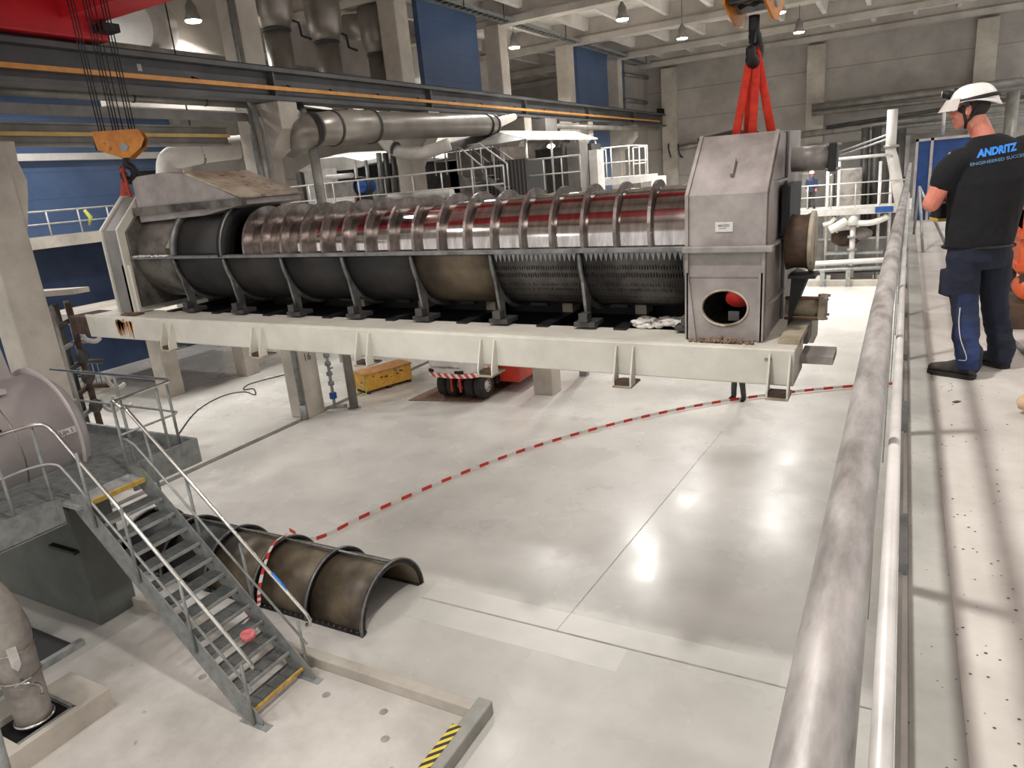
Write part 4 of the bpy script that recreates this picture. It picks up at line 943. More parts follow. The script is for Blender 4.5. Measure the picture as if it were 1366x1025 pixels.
MB().box((-12.1, 17.4, 1.0), (-10.3, 20.2, 1.75)).build('hood', 'truck_red', t, bevel=0.04)
for x in (-11.45, -11.15): MB().box((x-0.03, 16.5, 0.3), (x+0.03, 16.56, 0.85)).build('tow_frame', 'truck_red', t)
for s in (-12.0, -10.45): MB().box((s, 20.2, 0.2), (s+0.16, 20.4, 2.6)).build('mast', 'black', t)
for x in (-12.0, -10.5): MB().lathe([(0.2, 0), (0.36, 0), (0.40, 0.06), (0.40, 0.2), (0.36, 0.26), (0.2, 0.26)], (x, 19.8, 0.43), (1, 0, 0), 24, cap=False).build('wheel', 'black_rubber', t)
MB().box((-11.9, 18.2, 1.75), (-10.5, 19.6, 2.3)).build('cab', 'grey_dark', t, bevel=0.03)

# stub pillars of the far machine foundations
def stub(label, x, y, w_, h, m='concrete'):
    return tag(MB().box((x-w_/2, y-w_/2, 0), (x+w_/2, y+w_/2, h)).build('concrete_stub', m, bevel=0.02), label, 'pillar')
stub('pale concrete stub pillar under the beam right of the red truck', -9.0, 17.95, 0.62, 2.6)
stub('white concrete pillar under the left part of the cream beam', -22.1, 14.8, 0.62, 2.9)
stub('white concrete pillar further back under the cream beam, second from the left', -21.4, 17.6, 0.6, 2.9)
tag(MB().box((-26.5, 13.5, 2.75), (-20.8, 19.0, 3.1)).build('concrete_slab', 'concrete'), 'raised concrete slab carried by the white stub pillars', 'slab')
# thick pipe and valve train beside pillar 16
t = thing('drain_pipe', 'thick grey pipe on the floor right of the pillar marked 16', 'pipe', (-14.12, 15.15, 0))
MB().tube([(-14.12, 15.15, 0), (-14.12, 15.15, 8.0), (-14.4, 15.15, 8.6)], 0.13, 16).build('pipe', 'grey_pipe', t)
MB().lathe([(0.2, 0), (0.2, 0.03), (0.13, 0.03)], (-14.12, 15.15, 0), (0, 0, 1), 16, cap=False).build('foot_flange', 'galv_dark', t)
t = thing('valve_manifold', 'small valve train with a blue valve between pillar 16 and the thick pipe', 'valves', (-14.45, 14.95, 0))
MB().tube([(-14.5, 14.75, 0.15), (-14.5, 14.75, 1.9), (-14.3, 14.9, 2.0)], 0.045, 10).build('riser', 'galv', t)
MB().tube([(-14.65, 14.7, 0.16), (-14.3, 15.05, 0.12)], 0.06, 10).build('foot_pipe', 'galv', t)
MB().box((-14.58, 14.67, 0.42), (-14.42, 14.83, 0.62)).build('valve_body', 'valve_blue', t, bevel=0.02)
for z in (0.9, 1.2, 1.5, 1.75): MB().lathe([(0.0, -0.05), (0.09, -0.05), (0.09, 0.05), (0.0, 0.05)], (-14.5, 14.75, z), (0, 0, 1), 14, cap=False).build('flange', 'galv_dark', t)
MB().tube([(-14.5, 14.75, 1.35), (-14.3, 14.7, 1.4)], 0.03, 8).build('handle', 'galv_dark', t)
t = thing('down_pipe', 'thin galvanised pipe with bolted base left of the pillar marked 16', 'pipe', (-15.0, 13.75, 0))
MB().tube([(-14.98, 13.95, 0), (-14.98, 13.95, 12.2)], 0.07, 10).build('pipe', 'galv_dark', t)
MB().tube([(-14.98, 13.95, 0), (-14.98, 13.95, 0.45)], 0.1, 10).build('base_guard', 'galv', t)
t = thing('down_pipe', 'thin pipe with a double bend running up the face of pillar 16', 'pipe', (-14.6, 13.8, 3))
MB().tube([(-14.45, 13.82, 3.0), (-14.45, 13.82, 7.9), (-14.6, 13.82, 8.4), (-14.75, 13.82, 8.6), (-14.75, 13.82, 12.2)], 0.075, 10).build('pipe', 'grey', t)
# black cable on the floor at the left
c_ = [onZ(x, y, 0.015) for x, y in ((232, 588), (262, 549), (296, 529), (325, 523), (340, 527), (338, 519), (325, 520), (335, 512), (385, 499), (420, 492))]
tag(MB().tube(curve_pts(c_, 8), 0.02, 6).build('power_cable', 'black'), 'black cable snaking over the floor left of the pillar marked 16', 'cable')
# small railing round a floor opening at the far left
railing('railing', 'low grey railing round a kerbed floor opening behind the leftmost pillar', [(-27.5, 13.6, 0.1), (-26.3, 14.9, 0.1), (-25.4, 13.4, 0.1)], along((-27.5, 13.6, 0.1), (-26.3, 14.9, 0.1), 4)+along((-26.1, 14.6, 0.1), (-25.4, 13.4, 0.1), 3), 0.95, 'galv')
tag(MB().box((-27.6, 12.5, 0), (-25.3, 15.1, 0.1)).build('concrete_kerb', 'concrete'), 'low kerbed slab under the small railing at the far left', 'kerb')
# pump group behind the leftmost pillar
t = thing('pipe_manifold', 'tangled group of old pipes and valves with a shelf beside the leftmost pillar', 'pipework', (-16.4, 8.6, 0))
MB().slab([onX(48, 397, -16.0), onX(98, 393, -16.0), onX(98, 393, -17.1)+V((0, 0.4, 0)), onX(60, 393, -17.1)], (0, 0, 1), 0.12).build('shelf', 'concrete', t)
for i, (x, y, r) in enumerate(((-16.2, 8.45, 0.11), (-16.6, 8.8, 0.09), (-16.4, 9.0, 0.07), (-16.9, 9.25, 0.06))):
    MB().tube([(x, y, 0), (x, y, 4.4)], r, 10).build('pipe', ['grey_pipe', 'grey_dark', 'rust_dark', 'galv_dark'][i], t)
for z in (1.8, 2.3, 2.9, 3.4, 3.9): MB().tube([(-16.2, 8.4, z), (-16.6, 9.1, z+0.1), (-16.5, 9.5, z)], 0.06, 8).build('branch_pipe', random.choice(['grey_dark', 'galv_dark', 'rust_dark']), t)
for y, z in ((9.1, 1.75), (9.4, 1.72), (9.35, 2.25), (9.05, 3.45)):
    MB().tube(curve_pts([(-16.3, y, z+0.35), (-16.25, y+0.05, z+0.1), (-16.2, y+0.2, z), (-16.2, y+0.35, z+0.05)], 4), 0.05, 8).build('hose_elbow', 'label_white', t)
for z in (2.0, 2.7, 3.2): MB().lathe([(0, -0.04), (0.16, -0.04), (0.16, 0.04), (0, 0.04)], (-16.2, 8.9, z), (1, 0.3, 0), 14, cap=False).build('valve_wheel', 'grey_dark', t)
# ================================================================ BACKGROUND MACHINE HALL
def slabbox(label, name, cat, x0, y0, x1, y1, Y, depth, m, par=None, part=None, bev=0.0):
    a, b = onY(x0, (y0+y1)/2, Y), onY(x1, (y0+y1)/2, Y)
    xm = (x0+x1)/2; zt, zb = onY(xm, y0, Y).z, onY(xm, y1, Y).z
    if cat in ('machine', 'trough', 'cabinet') and par is None: zb = 0.0
    mb = MB().box((min(a.x, b.x), Y, zb), (max(a.x, b.x), Y+depth, zt))
    if par is not None: return mb.build(part, m, par, bevel=bev)
    return tag(mb.build(name, m, bevel=bev), label, cat)
# mezzanine of the far left with white railing
rl = railing('railing', 'white railing on the mezzanine in front of the blue wall at the far left', [(-27.55, 8.2, 5.66), (-27.55, 22.2, 5.66)], along((-27.55, 8.2, 5.66), (-27.55, 22.2, 5.66), 13), 0.9, 'white_rail', 0.035)
tag(MB().tube([(-27.5, 16.6, 6.5), (-27.46, 16.75, 6.2), (-27.5, 16.65, 5.9)], [0.06, 0.09, 0.03], 8, flat=(1, 0.4)).build('hi_vis_vest', 'hi_vis'), 'yellow green cloth hanging on the white mezzanine railing', 'cloth')
# white duct seen left of pillar 16 and big duct at the top left
t = thing('air_duct', 'large white air duct behind the pillar marked 16, left of it', 'duct', (-18, 15, 7.6))
MB().tube(curve_pts([(-18.6, 13.9, 7.1), (-18.4, 13.95, 7.55), (-18.0, 14.3, 7.7), (-17.6, 15.3, 7.8), (-17.2, 18, 7.9)], 6), 0.34, 20).build('duct_run', 'duct_white', t)
for y in (14.5, 16.8): MB().tube([(-18.0 if y < 15 else -17.35, y, 7.9), (-18.0 if y < 15 else -17.35, y, 12.75)], 0.02, 6).build('hanger', 'black', t)
for y in (14.5, 15.6): MB().tube([(-17.9 if y < 15 else -17.52, y, 7.73), (-17.88 if y < 15 else -17.5, y+0.06, 7.74)], 0.365, 20).build('band', 'grey', t)
tag(MB().lathe([(0.75, 0), (0.8, 0.2), (0.8, 1.2)], (-18.6, 13.6, 11.0), (-0.35, 0.9, 0.15), 28).build('air_duct', 'duct_white'), 'fat pale duct end under the roof at the upper left behind the crane', 'duct')
t = thing('pipe_rack', 'pale horizontal beam and brace under the roof at the upper left behind the runway', 'beam', (-18, 16, 10))
MB().box((-18.2, 11, 10.25), (-18.0, 20, 10.45)).build('beam', 'grey_pipe', t)
MB().tube([(-18.1, 15.2, 9.7), (-18.1, 18.8, 10.9)], 0.07, 8).build('brace', 'white', t)
tag(MB().box((-19.0, 11.5, 9.2), (-18.8, 13.2, 9.9)).build('wall_panel', 'blue_dark'), 'small dark blue panel just above the runway beam at the upper left', 'panel')
# three vertical exhaust ducts
for i, (yy, zt, lb) in enumerate(((16.75, 10.95, 'leftmost of three vertical steel exhaust ducts above the runway'), (18.85, 10.85, 'middle one of three vertical steel exhaust ducts above the runway'), (21.45, 10.75, 'rightmost of three vertical steel exhaust ducts above the runway, with a bend'))):
    t = thing('exhaust_duct', lb, 'duct', (-16.3, yy, 8.6), 'exhaust ducts')
    MB().lathe([(0.38, 8.0), (0.38, zt-0.05)], (-16.3, yy, 0), (0, 0, 1), 28).build('lower_duct', 'duct', t)
    MB().lathe([(0.42, zt-0.06), (0.42, zt)], (-16.3, yy, 0), (0, 0, 1), 28).build('flange', 'grey_dark', t)
    MB().lathe([(0.40, zt), (0.54, zt+0.4), (0.56, zt+0.8), (0.56, 12.2)], (-16.3, yy, 0), (0, 0, 1), 28).build('upper_duct', 'duct', t)
    if i == 2: MB().tube([(-16.3, yy, zt+0.9), (-17.4, yy-0.2, zt+1.0)], 0.42, 20).build('bend', 'duct', t)
    if i < 2: MB().tube([(-16.1, yy+0.3, zt+0.3), (-16.1, yy+0.75, zt+0.25), (-16.1, yy+0.8, zt-0.1), (-16.1, yy+1.2, zt-0.15)], 0.04, 6).build('bracket', 'black', t)
# big horizontal duct under the runway
t = thing('air_duct', 'big grey horizontal air duct under the runway beam behind the press', 'duct', (-13.55, 20, 8.1))
P0, P1, P2, P3 = V((-13.6, 14.6, 7.88)), V((-13.55, 17.0, 8.0)), onX(655, 167, -13.4), onX(686, 156, -13.4)
MB().tube([P0+V((-1.3, 0.55, -0.25)), P0, P0.lerp(P1, 0.3), P1, P1.lerp(P2, 0.02), P2], [0.36, 0.40, 0.44, 0.45, 0.40, 0.36], 32).build('duct_run', 'duct', t)
MB().tube([P2, P2.lerp(P3, 0.15), P3], [0.36, 0.2, 0.12], 28).build('white_section', 'duct_white', t)
for f, r in ((0.02, 0.43), (0.32, 0.47), (0.98, 0.48)):
    c0 = P0.lerp(P1, f); MB().tube([c0, c0+(P1-P0).normalized()*0.07], r, 32).build('band', 'grey_dark', t)
for f, r in ((0.93, 0.39), (1.0, 0.38)):
    c0 = P1.lerp(P2, f); MB().tube([c0, c0+(P2-P1).normalized()*0.1], r, 32).build('band', 'black', t)
t = thing('air_duct', 'short white angled duct below the big grey horizontal duct', 'duct', (-15, 18.4, 7.4))
MB().tube(curve_pts([onY(497, 165, 19.3), onY(520, 196, 19.5), onY(545, 204, 19.5), onY(572, 202, 19.6), onY(600, 192, 19.9)], 5), 0.2, 20).build('duct_run', 'duct_white', t)
a, b = onY(526, 198, 19.5), onY(529, 199, 19.5); MB().tube([a, b], 0.225, 20).build('band', 'grey_dark', t)
t = thing('grey_cabinet', 'grey box unit hanging under the runway above the canopy', 'cabinet', (-12.8, 27, 8.2))
slabbox('', '', '', 690, 160, 728, 184, 28.8, 1.2, 'grey', t, 'housing'); slabbox('', '', '', 662, 157, 694, 168, 28.8, 0.8, 'duct_white', t, 'inlet')
t = thing('steel_pipe', 'grey horizontal pipe between the corbels above the blue cladding and canopy', 'pipe', (-14.4, 40, 8.2))
MB().tube([onX(735, 168, -13.85), onX(878, 173, -13.85)], 0.12, 10).build('pipe', 'grey_pipe', t)
for i, (x0, y0, x1, y1) in enumerate(((402, 139, 442, 146), (472, 144, 506, 150))):
    a, b = onX(x0, y0, -14.85), onX(x1, y1, -14.85)
    t = thing('tube_lamp', ['left one of two fluorescent tube lamps under the runway beam', 'right one of two fluorescent tube lamps under the runway beam'][i], 'lamp', a, 'tube lamps')
    MB().tube([a, b], 0.035, 8).build('tube', 'glow_tube', t); MB().tube([a+V((0, 0, 0.09)), b+V((0, 0, 0.09))], 0.06, 6).build('housing', 'grey_dark', t)
tag(MB().box((-15.0, 15.0, 8.45), (-14.75, 20.5, 8.58)).build('cable_tray', 'black'), 'dark cable tray directly under the runway beam above the grey duct', 'cable tray')

# the machine behind: platform, railings, canopy, cabinets
YM = 19.3
tag(MB().box((-19.6, YM-0.1, 5.38), (-8.2, YM+1.3, 5.55)).build('machine_walkway', 'galv_dark'), 'steel walkway behind the press carrying the long white railing', 'walkway')
for i, x in enumerate((-18.6, -13.0, -8.6)): tag(MB().box((x-0.12, YM+0.4, 0), (x+0.12, YM+0.64, 5.38)).build('steel_post', 'galv_dark'), ['left', 'middle', 'right'][i]+' steel post carrying the walkway behind the press', 'post', 'walkway posts')
railing('railing', 'long white railing of the walkway directly behind the screw', [(-19.6, YM, 5.55), (-10.6, YM, 5.55)], along((-19.6, YM, 5.55), (-10.6, YM, 5.55), 9), 1.06, 'white_rail', 0.028)
t = thing('steel_pipe', 'fat cream pipe running just above the screw at the left centre', 'pipe', onY(430, 270, 19.6))
MB().tube([onY(425, 272, 20.3), onY(603, 257, 20.3)], 0.16, 16).build('pipe', 'duct_white', t)
for x in (440, 590): q = onY(x, 265, 20.3); MB().box((q.x-0.05, 20.25, 5.55), (q.x+0.05, 20.35, q.z-0.1)).build('support', 'galv_dark', t)
a = onY(478, 266, 19.6); MB().tube([a, a+V((0.1, 0, 0))], 0.2, 16).build('clamp', 'rust', t)
# canopy of white sheets
t = thing('machine_canopy', 'white sheet canopy roof over the paper machine, right of the grey duct', 'canopy', (-11.5, 24, 7.6))
cA, cB, cC, cD = onX(702, 187, -11.6), onX(798, 186, -11.6), onX(768, 177, -13.2), onX(655, 176, -13.6)
n4 = 4
for i in range(n4):
    a, b = cA.lerp(cB, i/n4), cA.lerp(cB, (i+0.97)/n4); c2, d2 = cD.lerp(cC, (i+0.97)/n4), cD.lerp(cC, i/n4)
    MB().slab([a, b, c2, d2], (0, 0, 1), 0.05).build('roof_sheet', 'white', t)
MB().slab([cA, cD, cD+V((-3.0, -1.0, -0.5)), cA+V((-4.0, -1.6, -0.25))], (0, 0, 1), 0.04).build('roof_wing', 'grey', t)
for f in (0.02, 0.33, 0.66, 0.98):
    q = cA.lerp(cB, f)-V((0.1, 0, 0)); MB().tube([q, (q.x, q.y, 5.4)], 0.05, 8).build('post', 'white_rail', t)
a, b = onX(735, 195, -11.9), onX(746, 194, -11.9)
tl = thing('tube_lamp', 'glowing work lamp under the white canopy', 'lamp', a)
MB().sphere(a, 0.13, 12, (1, 1.5, 0.6)).build('lens', 'glow', tl)
# machine frames and cabinets: front faces a little behind the walkway, nothing flat
slabbox('dark louvred machine cover behind the long railing, left of the canopy posts', 'machine_cover', 'machine', 648, 214, 702, 262, 22.4, 1.6, 'louvre')
slabbox('brown grey machine hood under the left end of the canopy', 'machine_hood', 'machine', 598, 200, 668, 232, 24.0, 2.0, 'box_steel')
slabbox('grey machine block between the stair and the white pipe', 'machine_block', 'machine', 560, 214, 612, 262, 24.0, 1.5, 'grey_dark')
slabbox('tall grey machine frame under the middle of the canopy', 'machine_tower', 'machine', 716, 198, 752, 262, 25.2, 1.2, 'grey_dark')
slabbox('light grey switch cabinet under the canopy beside the work lamp', 'switch_cabinet', 'cabinet', 752, 190, 774, 238, 25.6, 0.8, 'grey')
slabbox('dark machine part at the right end under the canopy', 'machine_part', 'machine', 776, 192, 790, 244, 27.0, 1.0, 'grey_dark')
slabbox('pale grey control cabinet just right of the pillar marked 16', 'switch_cabinet', 'cabinet', 408, 226, 434, 270, 22.6, 0.8, 'label_white')
slabbox('low grey machine bench behind the railing at the left centre', 'machine_bench', 'machine', 436, 240, 505, 266, 22.8, 1.5, 'steel_dull')
slabbox('dark band of machine under the white hood', 'machine_block', 'machine', 400, 222, 520, 234, 25.6, 1.0, 'grey_dark')
slabbox('large dark grey dryer section behind the railing at the left centre', 'dryer_section', 'machine', 396, 218, 610, 268, 27.0, 2.0, 'grey')
slabbox('large dark grey machine block behind the canopy posts', 'dryer_section', 'machine', 612, 194, 762, 262, 29.0, 1.0, 'grey')
t = thing('machine_hood', 'white folded hood over the machine right of the pillar marked 16', 'hood', onY(470, 225, 24))
h0 = [onY(x, y, 24) for x, y in ((398, 228), (425, 212), (458, 209), (495, 218), (470, 226), (410, 232))]
MB().slab(h0, (0, 1, 0.1), 1.6).build('hood_sheet', 'white', t)
h1 = [onY(x, y, 25.4) for x, y in ((440, 208), (520, 205), (590, 212), (575, 220), (500, 217))]
MB().slab(h1, (0, 1, 0.1), 1.4).build('hood_sheet', 'white', t)
MB().tube([onY(436, 237, 22.6), onY(470, 234, 22.6)], 0.10, 10).build('roller', 'white', t)
for i, x in enumerate((473, 488, 505, 514, 524)):
    tag(MB().tube([onY(x, 214 if i < 2 else 204, 21.9), onY(x+6, 262, 21.9)], 0.07 if i < 2 else 0.1, 8).build('machine_column', ['white_rail', 'galv', 'galv_dark', 'grey_dark', 'grey_dark'][i]), ['white', 'thin galvanised', 'grey', 'dark left', 'dark right'][i]+' upright of the machine frame behind the long railing', 'column', 'machine uprights')
t = thing('motor', 'round blue motor end behind the long railing', 'motor', onY(481, 246, 19.5))
ctr = onY(482, 249, 19.45); MB().box((ctr.x-0.12, ctr.y+0.1, 5.55), (ctr.x+0.12, ctr.y+0.4, ctr.z-0.2)).build('mount', 'grey_dark', t); MB().lathe([(0.16, 0), (0.26, 0.03), (0.26, 0.5), (0.2, 0.6)], ctr, (-0.1, 1, 0), 24).build('motor_body', 'valve_blue', t)
MB().lathe([(0.29, -0.03), (0.33, -0.03), (0.33, 0.12), (0.29, 0.12)], ctr, (-0.1, 1, 0), 24, cap=False).build('flange', 'grey_dark', t)
t = thing('hopper', 'pale funnel shaped hopper under the grey duct at the centre', 'hopper', onY(545, 230, 23))
MB().lathe([(0.25, -1.6), (0.3, -0.9), (0.75, 0), (0.75, 0.5)], onY(548, 205, 23), (0, 0, 1), 4).build('funnel', 'duct_white', t)
# two small stairs with railings on the machine
for i, (xa, ya, xb, yb_) in enumerate(((612, 196, 648, 226), (640, 192, 676, 218))):
    t = thing('machine_stair', ['left one of two short white stairs with handrails on the machine', 'right one of two short white stairs with handrails on the machine'][i], 'stairs', onY(xa, ya, 21.9), 'machine stairs')
    Yv = 21.9+0.1*i
    for dy in (0, 0.75):
        a, b = onY(xa, ya, Yv), onY(xb, yb_, Yv); a.y += dy; b.y += dy
        MB().tube([a+V((-0.5, 0, 0)), a, b], 0.03, 8).build('handrail', 'white_rail', t)
        a2, b2 = a-V((0, 0, 0.95)), b-V((0, 0, 0.95))
        MB().slab([a2, b2, b2-V((0, 0, 0.2)), a2-V((0, 0, 0.2))], (0, 1, 0), 0.03).build('stringer', 'galv_dark', t)
        for f in (0, 0.5, 1): MB().tube([a.lerp(b, f), a2.lerp(b2, f)], 0.024, 8).build('post', 'white_rail', t)
    for k in range(5):
        q = a2.lerp(b2, (k+0.5)/5); MB().box((q.x-0.14, Yv+0.03, q.z-0.06), (q.x+0.14, Yv+0.72, q.z-0.03)).build('tread', 'galv', t)
for i, (x0, x1, yt, yb_, Y) in enumerate(((582, 612, 197, 235, 22.0), (704, 776, 214, 256, 22.6))):
    a, b = onY(x0, yb_, Y), onY(x1, yb_, Y); b.z = a.z
    railing('railing', ['white guard rail left of the short machine stairs', 'white railing below the middle of the canopy'][i], [a, b], along(a, b, 3 if i == 0 else 4), onY(x0, yt, Y).z-a.z, 'white_rail', 0.028)
a, b = onY(785, 240, 30), onY(842, 233, 30); b.z = a.z
tag(MB().box((a.x, 30, a.z-0.3), (b.x+0.4, 32.5, a.z)).build('machine_platform', 'white_rail'), 'white edged platform with railing at the right end of the machine', 'platform')
railing('railing', 'curved white railing on the platform right of the canopy', [(a.x, 32.3, a.z), (a.x, 30, a.z), (b.x-0.3, 30, a.z), (b.x, 30.3, a.z), (b.x, 32.3, a.z)], [(a.x, 32.3, a.z), (a.x, 30, a.z), (a.x+1.1, 30, a.z), (b.x-0.1, 30.1, a.z), (b.x, 32.3, a.z)], 1.25, 'white_rail', 0.03)
a, b = onY(846, 240, 31), onY(862, 238, 31); b.z = a.z
railing('safety_gate', 'narrow white gate frame at the end of the machine platform', [a, b], [a, b, a.lerp(b, 0.5)], 1.35, 'white_rail', 0.03)
slabbox('white box unit just above the right end of the screw', 'white_box', 'box', 855, 236, 882, 256, 31.5, 0.8, 'white')
slabbox('round edged white machine roller end at the right under the canopy', 'machine_roller', 'machine', 786, 200, 797, 238, 26.5, 0.7, 'white')
# pipework in the far corner
for i, (x0, y0, x1, y1, X, r) in enumerate(((832, 99, 864, 104, -15.43, 0.12), (832, 133, 862, 137, -15.41, 0.14))):
    tag(MB().tube([onX(x0, y0, X), onX(x1, y1, X)], r, 10).build('steel_pipe', 'grey_pipe'), ['upper', 'lower'][i]+' short grey pipe at the far corner beside the small blue panel', 'pipe', 'corner pipes')
t = thing('steel_pipe', 'grey pipe with valve handles on the far wall left of the press housing', 'pipe', onY(870, 200, 46.5))
MB().tube([onY(884, 202, 48.8), onY(932, 193, 48.8)], 0.16, 10).build('pipe', 'grey_pipe', t)
for x in (892, 905): q = onY(x, 200, 48.5); MB().tube([q+V((0, 0, 0.4)), q, q+V((0.15, 0, -0.5))], 0.05, 6).build('valve_handle', 'grey_dark', t)
q = onY(905, 204, 48.5); MB().tube([q, q+V((0.3, 0, -0.35))], 0.05, 6).build('valve_handle', 'grey_dark', t)
# pipe rack along the far wall, right
rk = [(1083, 144, 1366, 108, 0.22, 'grey_pipe', 'upper broad grey duct along the far wall above the worker with the helmet'), (1083, 152, 1366, 122, 0.12, 'grey', 'thin grey pipe just below the broad duct on the far wall'),
      (1062, 181, 1366, 140, 0.2, 'grey_pipe', 'long pale pipe on the far wall reaching behind the press cylinder'), (1102, 170, 1366, 128, 0.1, 'grey_dark', 'dark narrow pipe on the far wall between two pale ones'),
      (1180, 172, 1366, 152, 0.09, 'galv_dark', 'lower dark pipe on the far wall beside the helmet'), (1190, 180, 1366, 166, 0.08, 'grey', 'lowest thin pipe on the far wall beside the face of the worker')]
for i, (x0, y0, x1, y1, r, m, lb) in enumerate(rk):
    tag(MB().tube([onY(x0, y0, 47.5-0.25*i), onY(x1+20, y1-2, 47.5-0.25*i)], r, 12).build('wall_pipe', m), lb, 'pipe')
t = thing('riser_pipe', 'pale vertical pipe with a slanting lower leg left of the worker with the helmet', 'pipe', onY(1195, 250, 38))
MB().tube([onY(1191, 146, 38), onY(1188, 200, 38), onY(1191, 212, 38), onY(1205, 290, 36)], [0.22, 0.22, 0.24, 0.24], 14).build('pipe', 'duct_white', t)
MB().lathe([(0.22, 0), (0.32, 0), (0.32, 0.12), (0.22, 0.12)], onY(1189, 197, 38), (0, 0, 1), 14, cap=False).build('flange', 'grey_pipe', t)
tag(MB().tube([onY(1352, 122, 44), (onY(1349, 175, 44).x, 44, 0)], 0.28, 14).build('riser_pipe', 'grey_pipe'), 'thick pale vertical pipe at the right edge behind the helmet', 'pipe')
for i, (x, yt, yb_, r, m) in enumerate(((1155, 170, 245, 0.2, 'grey_dark'), (1170, 168, 240, 0.24, 'grey_dark'), (1203, 172, 240, 0.22, 'grey_dark'), (1211, 180, 240, 0.14, 'grey'))):
    tag(MB().tube([onY(x, yt, 45.5), (onY(x-2, yb_, 45.5).x, 45.5, 0)], r, 10).build('riser_pipe', m), ['leftmost', 'second', 'third', 'rightmost thin'][i]+' dark vertical pipe behind the far walkway railing', 'pipe', 'dark risers')
for i, (x0, y0, x1, y1) in enumerate(((1117, 204, 1188, 178), (1117, 209, 1188, 184))):
    tag(MB().tube([onY(x0, y0, 42), onY(x1+5, y1-1.5, 38.2)], 0.05, 8).build('tension_rod', 'galv'), ['upper', 'lower'][i]+' slanting rod beside the black capped press cylinder', 'rod', 'slanting rods')
slabbox('dark lower part of the far wall behind the far walkway', 'machine_backdrop', 'machine', 1020, 205, 1262, 352, 47.2, 0.8, 'grey')
for i, (x0, y0, x1, y1) in enumerate(((1068, 230, 1080, 268), (1118, 224, 1150, 250), (1185, 226, 1200, 250), (1100, 232, 1112, 262))):
    slabbox(['narrow grey cabinet behind the blue dressed worker', 'rounded grey vessel behind the far walkway', 'dark cabinet right end of the far walkway', 'grey column behind the far railing'][i], 'wall_cabinet', 'cabinet', x0, y0, x1, y1, 44, 1.0, ['grey', 'steel_dull', 'grey_dark', 'grey_pipe'][i], bev=0.1)
# far walkway with railing
Yw = 36.8; zt = 3.55
x0w, x1w = -5.0, 0.1
tag(MB().box((x0w, Yw, zt-0.32), (x1w, Yw+1.5, zt)).build('far_walkway', 'white_rail'), 'pale steel walkway in front of the far wall, above the white pump pipes', 'walkway')
tag(MB().box((onY(1168, 270, Yw).x, Yw-0.03, zt-0.28), (onY(1192, 270, Yw).x, Yw-0.005, zt-0.02)).build('blue_sheet', 'valve_blue'), 'blue sheet on the edge of the far walkway', 'sheet')
railing('railing', 'thin white railing of the far walkway', [(x0w, Yw+0.05, zt), (x1w, Yw+0.05, zt)], along((x0w, Yw+0.05, zt), (x1w, Yw+0.05, zt), 6), 1.1, 'white_rail', 0.028)
for i, x in enumerate((1105, 1120, 1175, 1190)):
    tag(MB().tube([onY(x, 215, Yw+0.9), (onY(x, 250, Yw+0.9).x, Yw+0.9, 0)], 0.07, 8).build('walkway_post', 'white_rail'), ['leftmost', 'second', 'third', 'rightmost'][i]+' white post through the far walkway', 'post', 'walkway uprights')
tag(MB().tube([onY(1112, 213, Yw+0.9), onY(1188, 206, Yw+0.9)], 0.07, 8).build('walkway_beam', 'white_rail'), 'white crossbar between the posts above the far walkway', 'bar')
# pump with two white elbows below the walkway
t = thing('pump_unit', 'pump with two white branching pipes below the far walkway', 'pump', onY(1138, 330, 37.2))
MB().tube(curve_pts([onY(1107, 307, 37), onY(1120, 300, 37), onY(1130, 293, 37)], 5), 0.2, 14).build('branch_pipe', 'white', t)
MB().tube(curve_pts([onY(1143, 298, 37), onY(1162, 297, 37), onY(1180, 291, 37), onY(1184, 287, 37)], 5), 0.14, 12).build('branch_pipe', 'white', t)
MB().tube(curve_pts([onY(1098, 300, 37), onY(1108, 297, 37), onY(1114, 290, 37)], 4), 0.1, 12).build('branch_pipe', 'white', t)
MB().lathe([(0.26, 0), (0.22, 0.3), (0.1, 0.6)], onY(1138, 300, 37), (0, 0, 1), 16).build('branch_head', 'white', t)
q = onY(1138, 300, 37); MB().tube([q, (q.x, q.y, 0.3)], 0.12, 12).build('stem', 'duct_white', t)
for z in (0.9, 1.6, 2.2): MB().lathe([(0, -0.05), (0.22, -0.05), (0.22, 0.05), (0, 0.05)], (q.x, q.y, z), (0, 0, 1), 14, cap=False).build('flange', 'galv_dark', t)
MB().sphere(onY(1128, 318, 37.8), 0.55, 16, (1.2, 1, 0.7)).build('pump_body', 'rust_dark', t); MB().sphere(onY(1146, 312, 37.8), 0.45, 16, (1.3, 1, 0.7)).build('motor_body', 'box_steel', t)
MB().box((q.x-1.2, 37.2, 1.35), (q.x+1.3, 37.9, 1.45)).build('base_shelf', 'galv', t)
MB().box((q.x-0.9, 37.3, 0), (q.x+0.9, 38.5, 0.8)).build('base_block', 'grey', t)
for i, (y0, y1, r, m, Y, lb) in enumerate(((353, 347, 0.13, 'white', 36.9, 'white pipe lying low in front of the pump'), (362, 357, 0.10, 'galv', 36.9, 'galvanised pipe lying below the white low pipe'), (366, 361, 0.05, 'grey_dark', 37.1, 'thin dark pipe lying behind the far kerb'))):
    tag(MB().tube([onY(1050, y0+1, Y), onY(1200, y1-1, Y)], r, 10).build('floor_pipe', m), lb, 'pipe')
for i, x in enumerate((1097, 1131)): tag(MB().box((onY(x-3, 370, 36.12).x, 36.05, 0), (onY(x+3, 370, 36.12).x, 36.2, 0.75)).build('kerb_post', 'galv'), ['left short post standing at the far kerb', 'right short post standing at the far kerb'][i], 'post', 'kerb posts')
slabbox('grey trough between the far kerb and the pump', 'drain_trough', 'trough', 1062, 320, 1200, 346, 39.5, 1.0, 'grey')
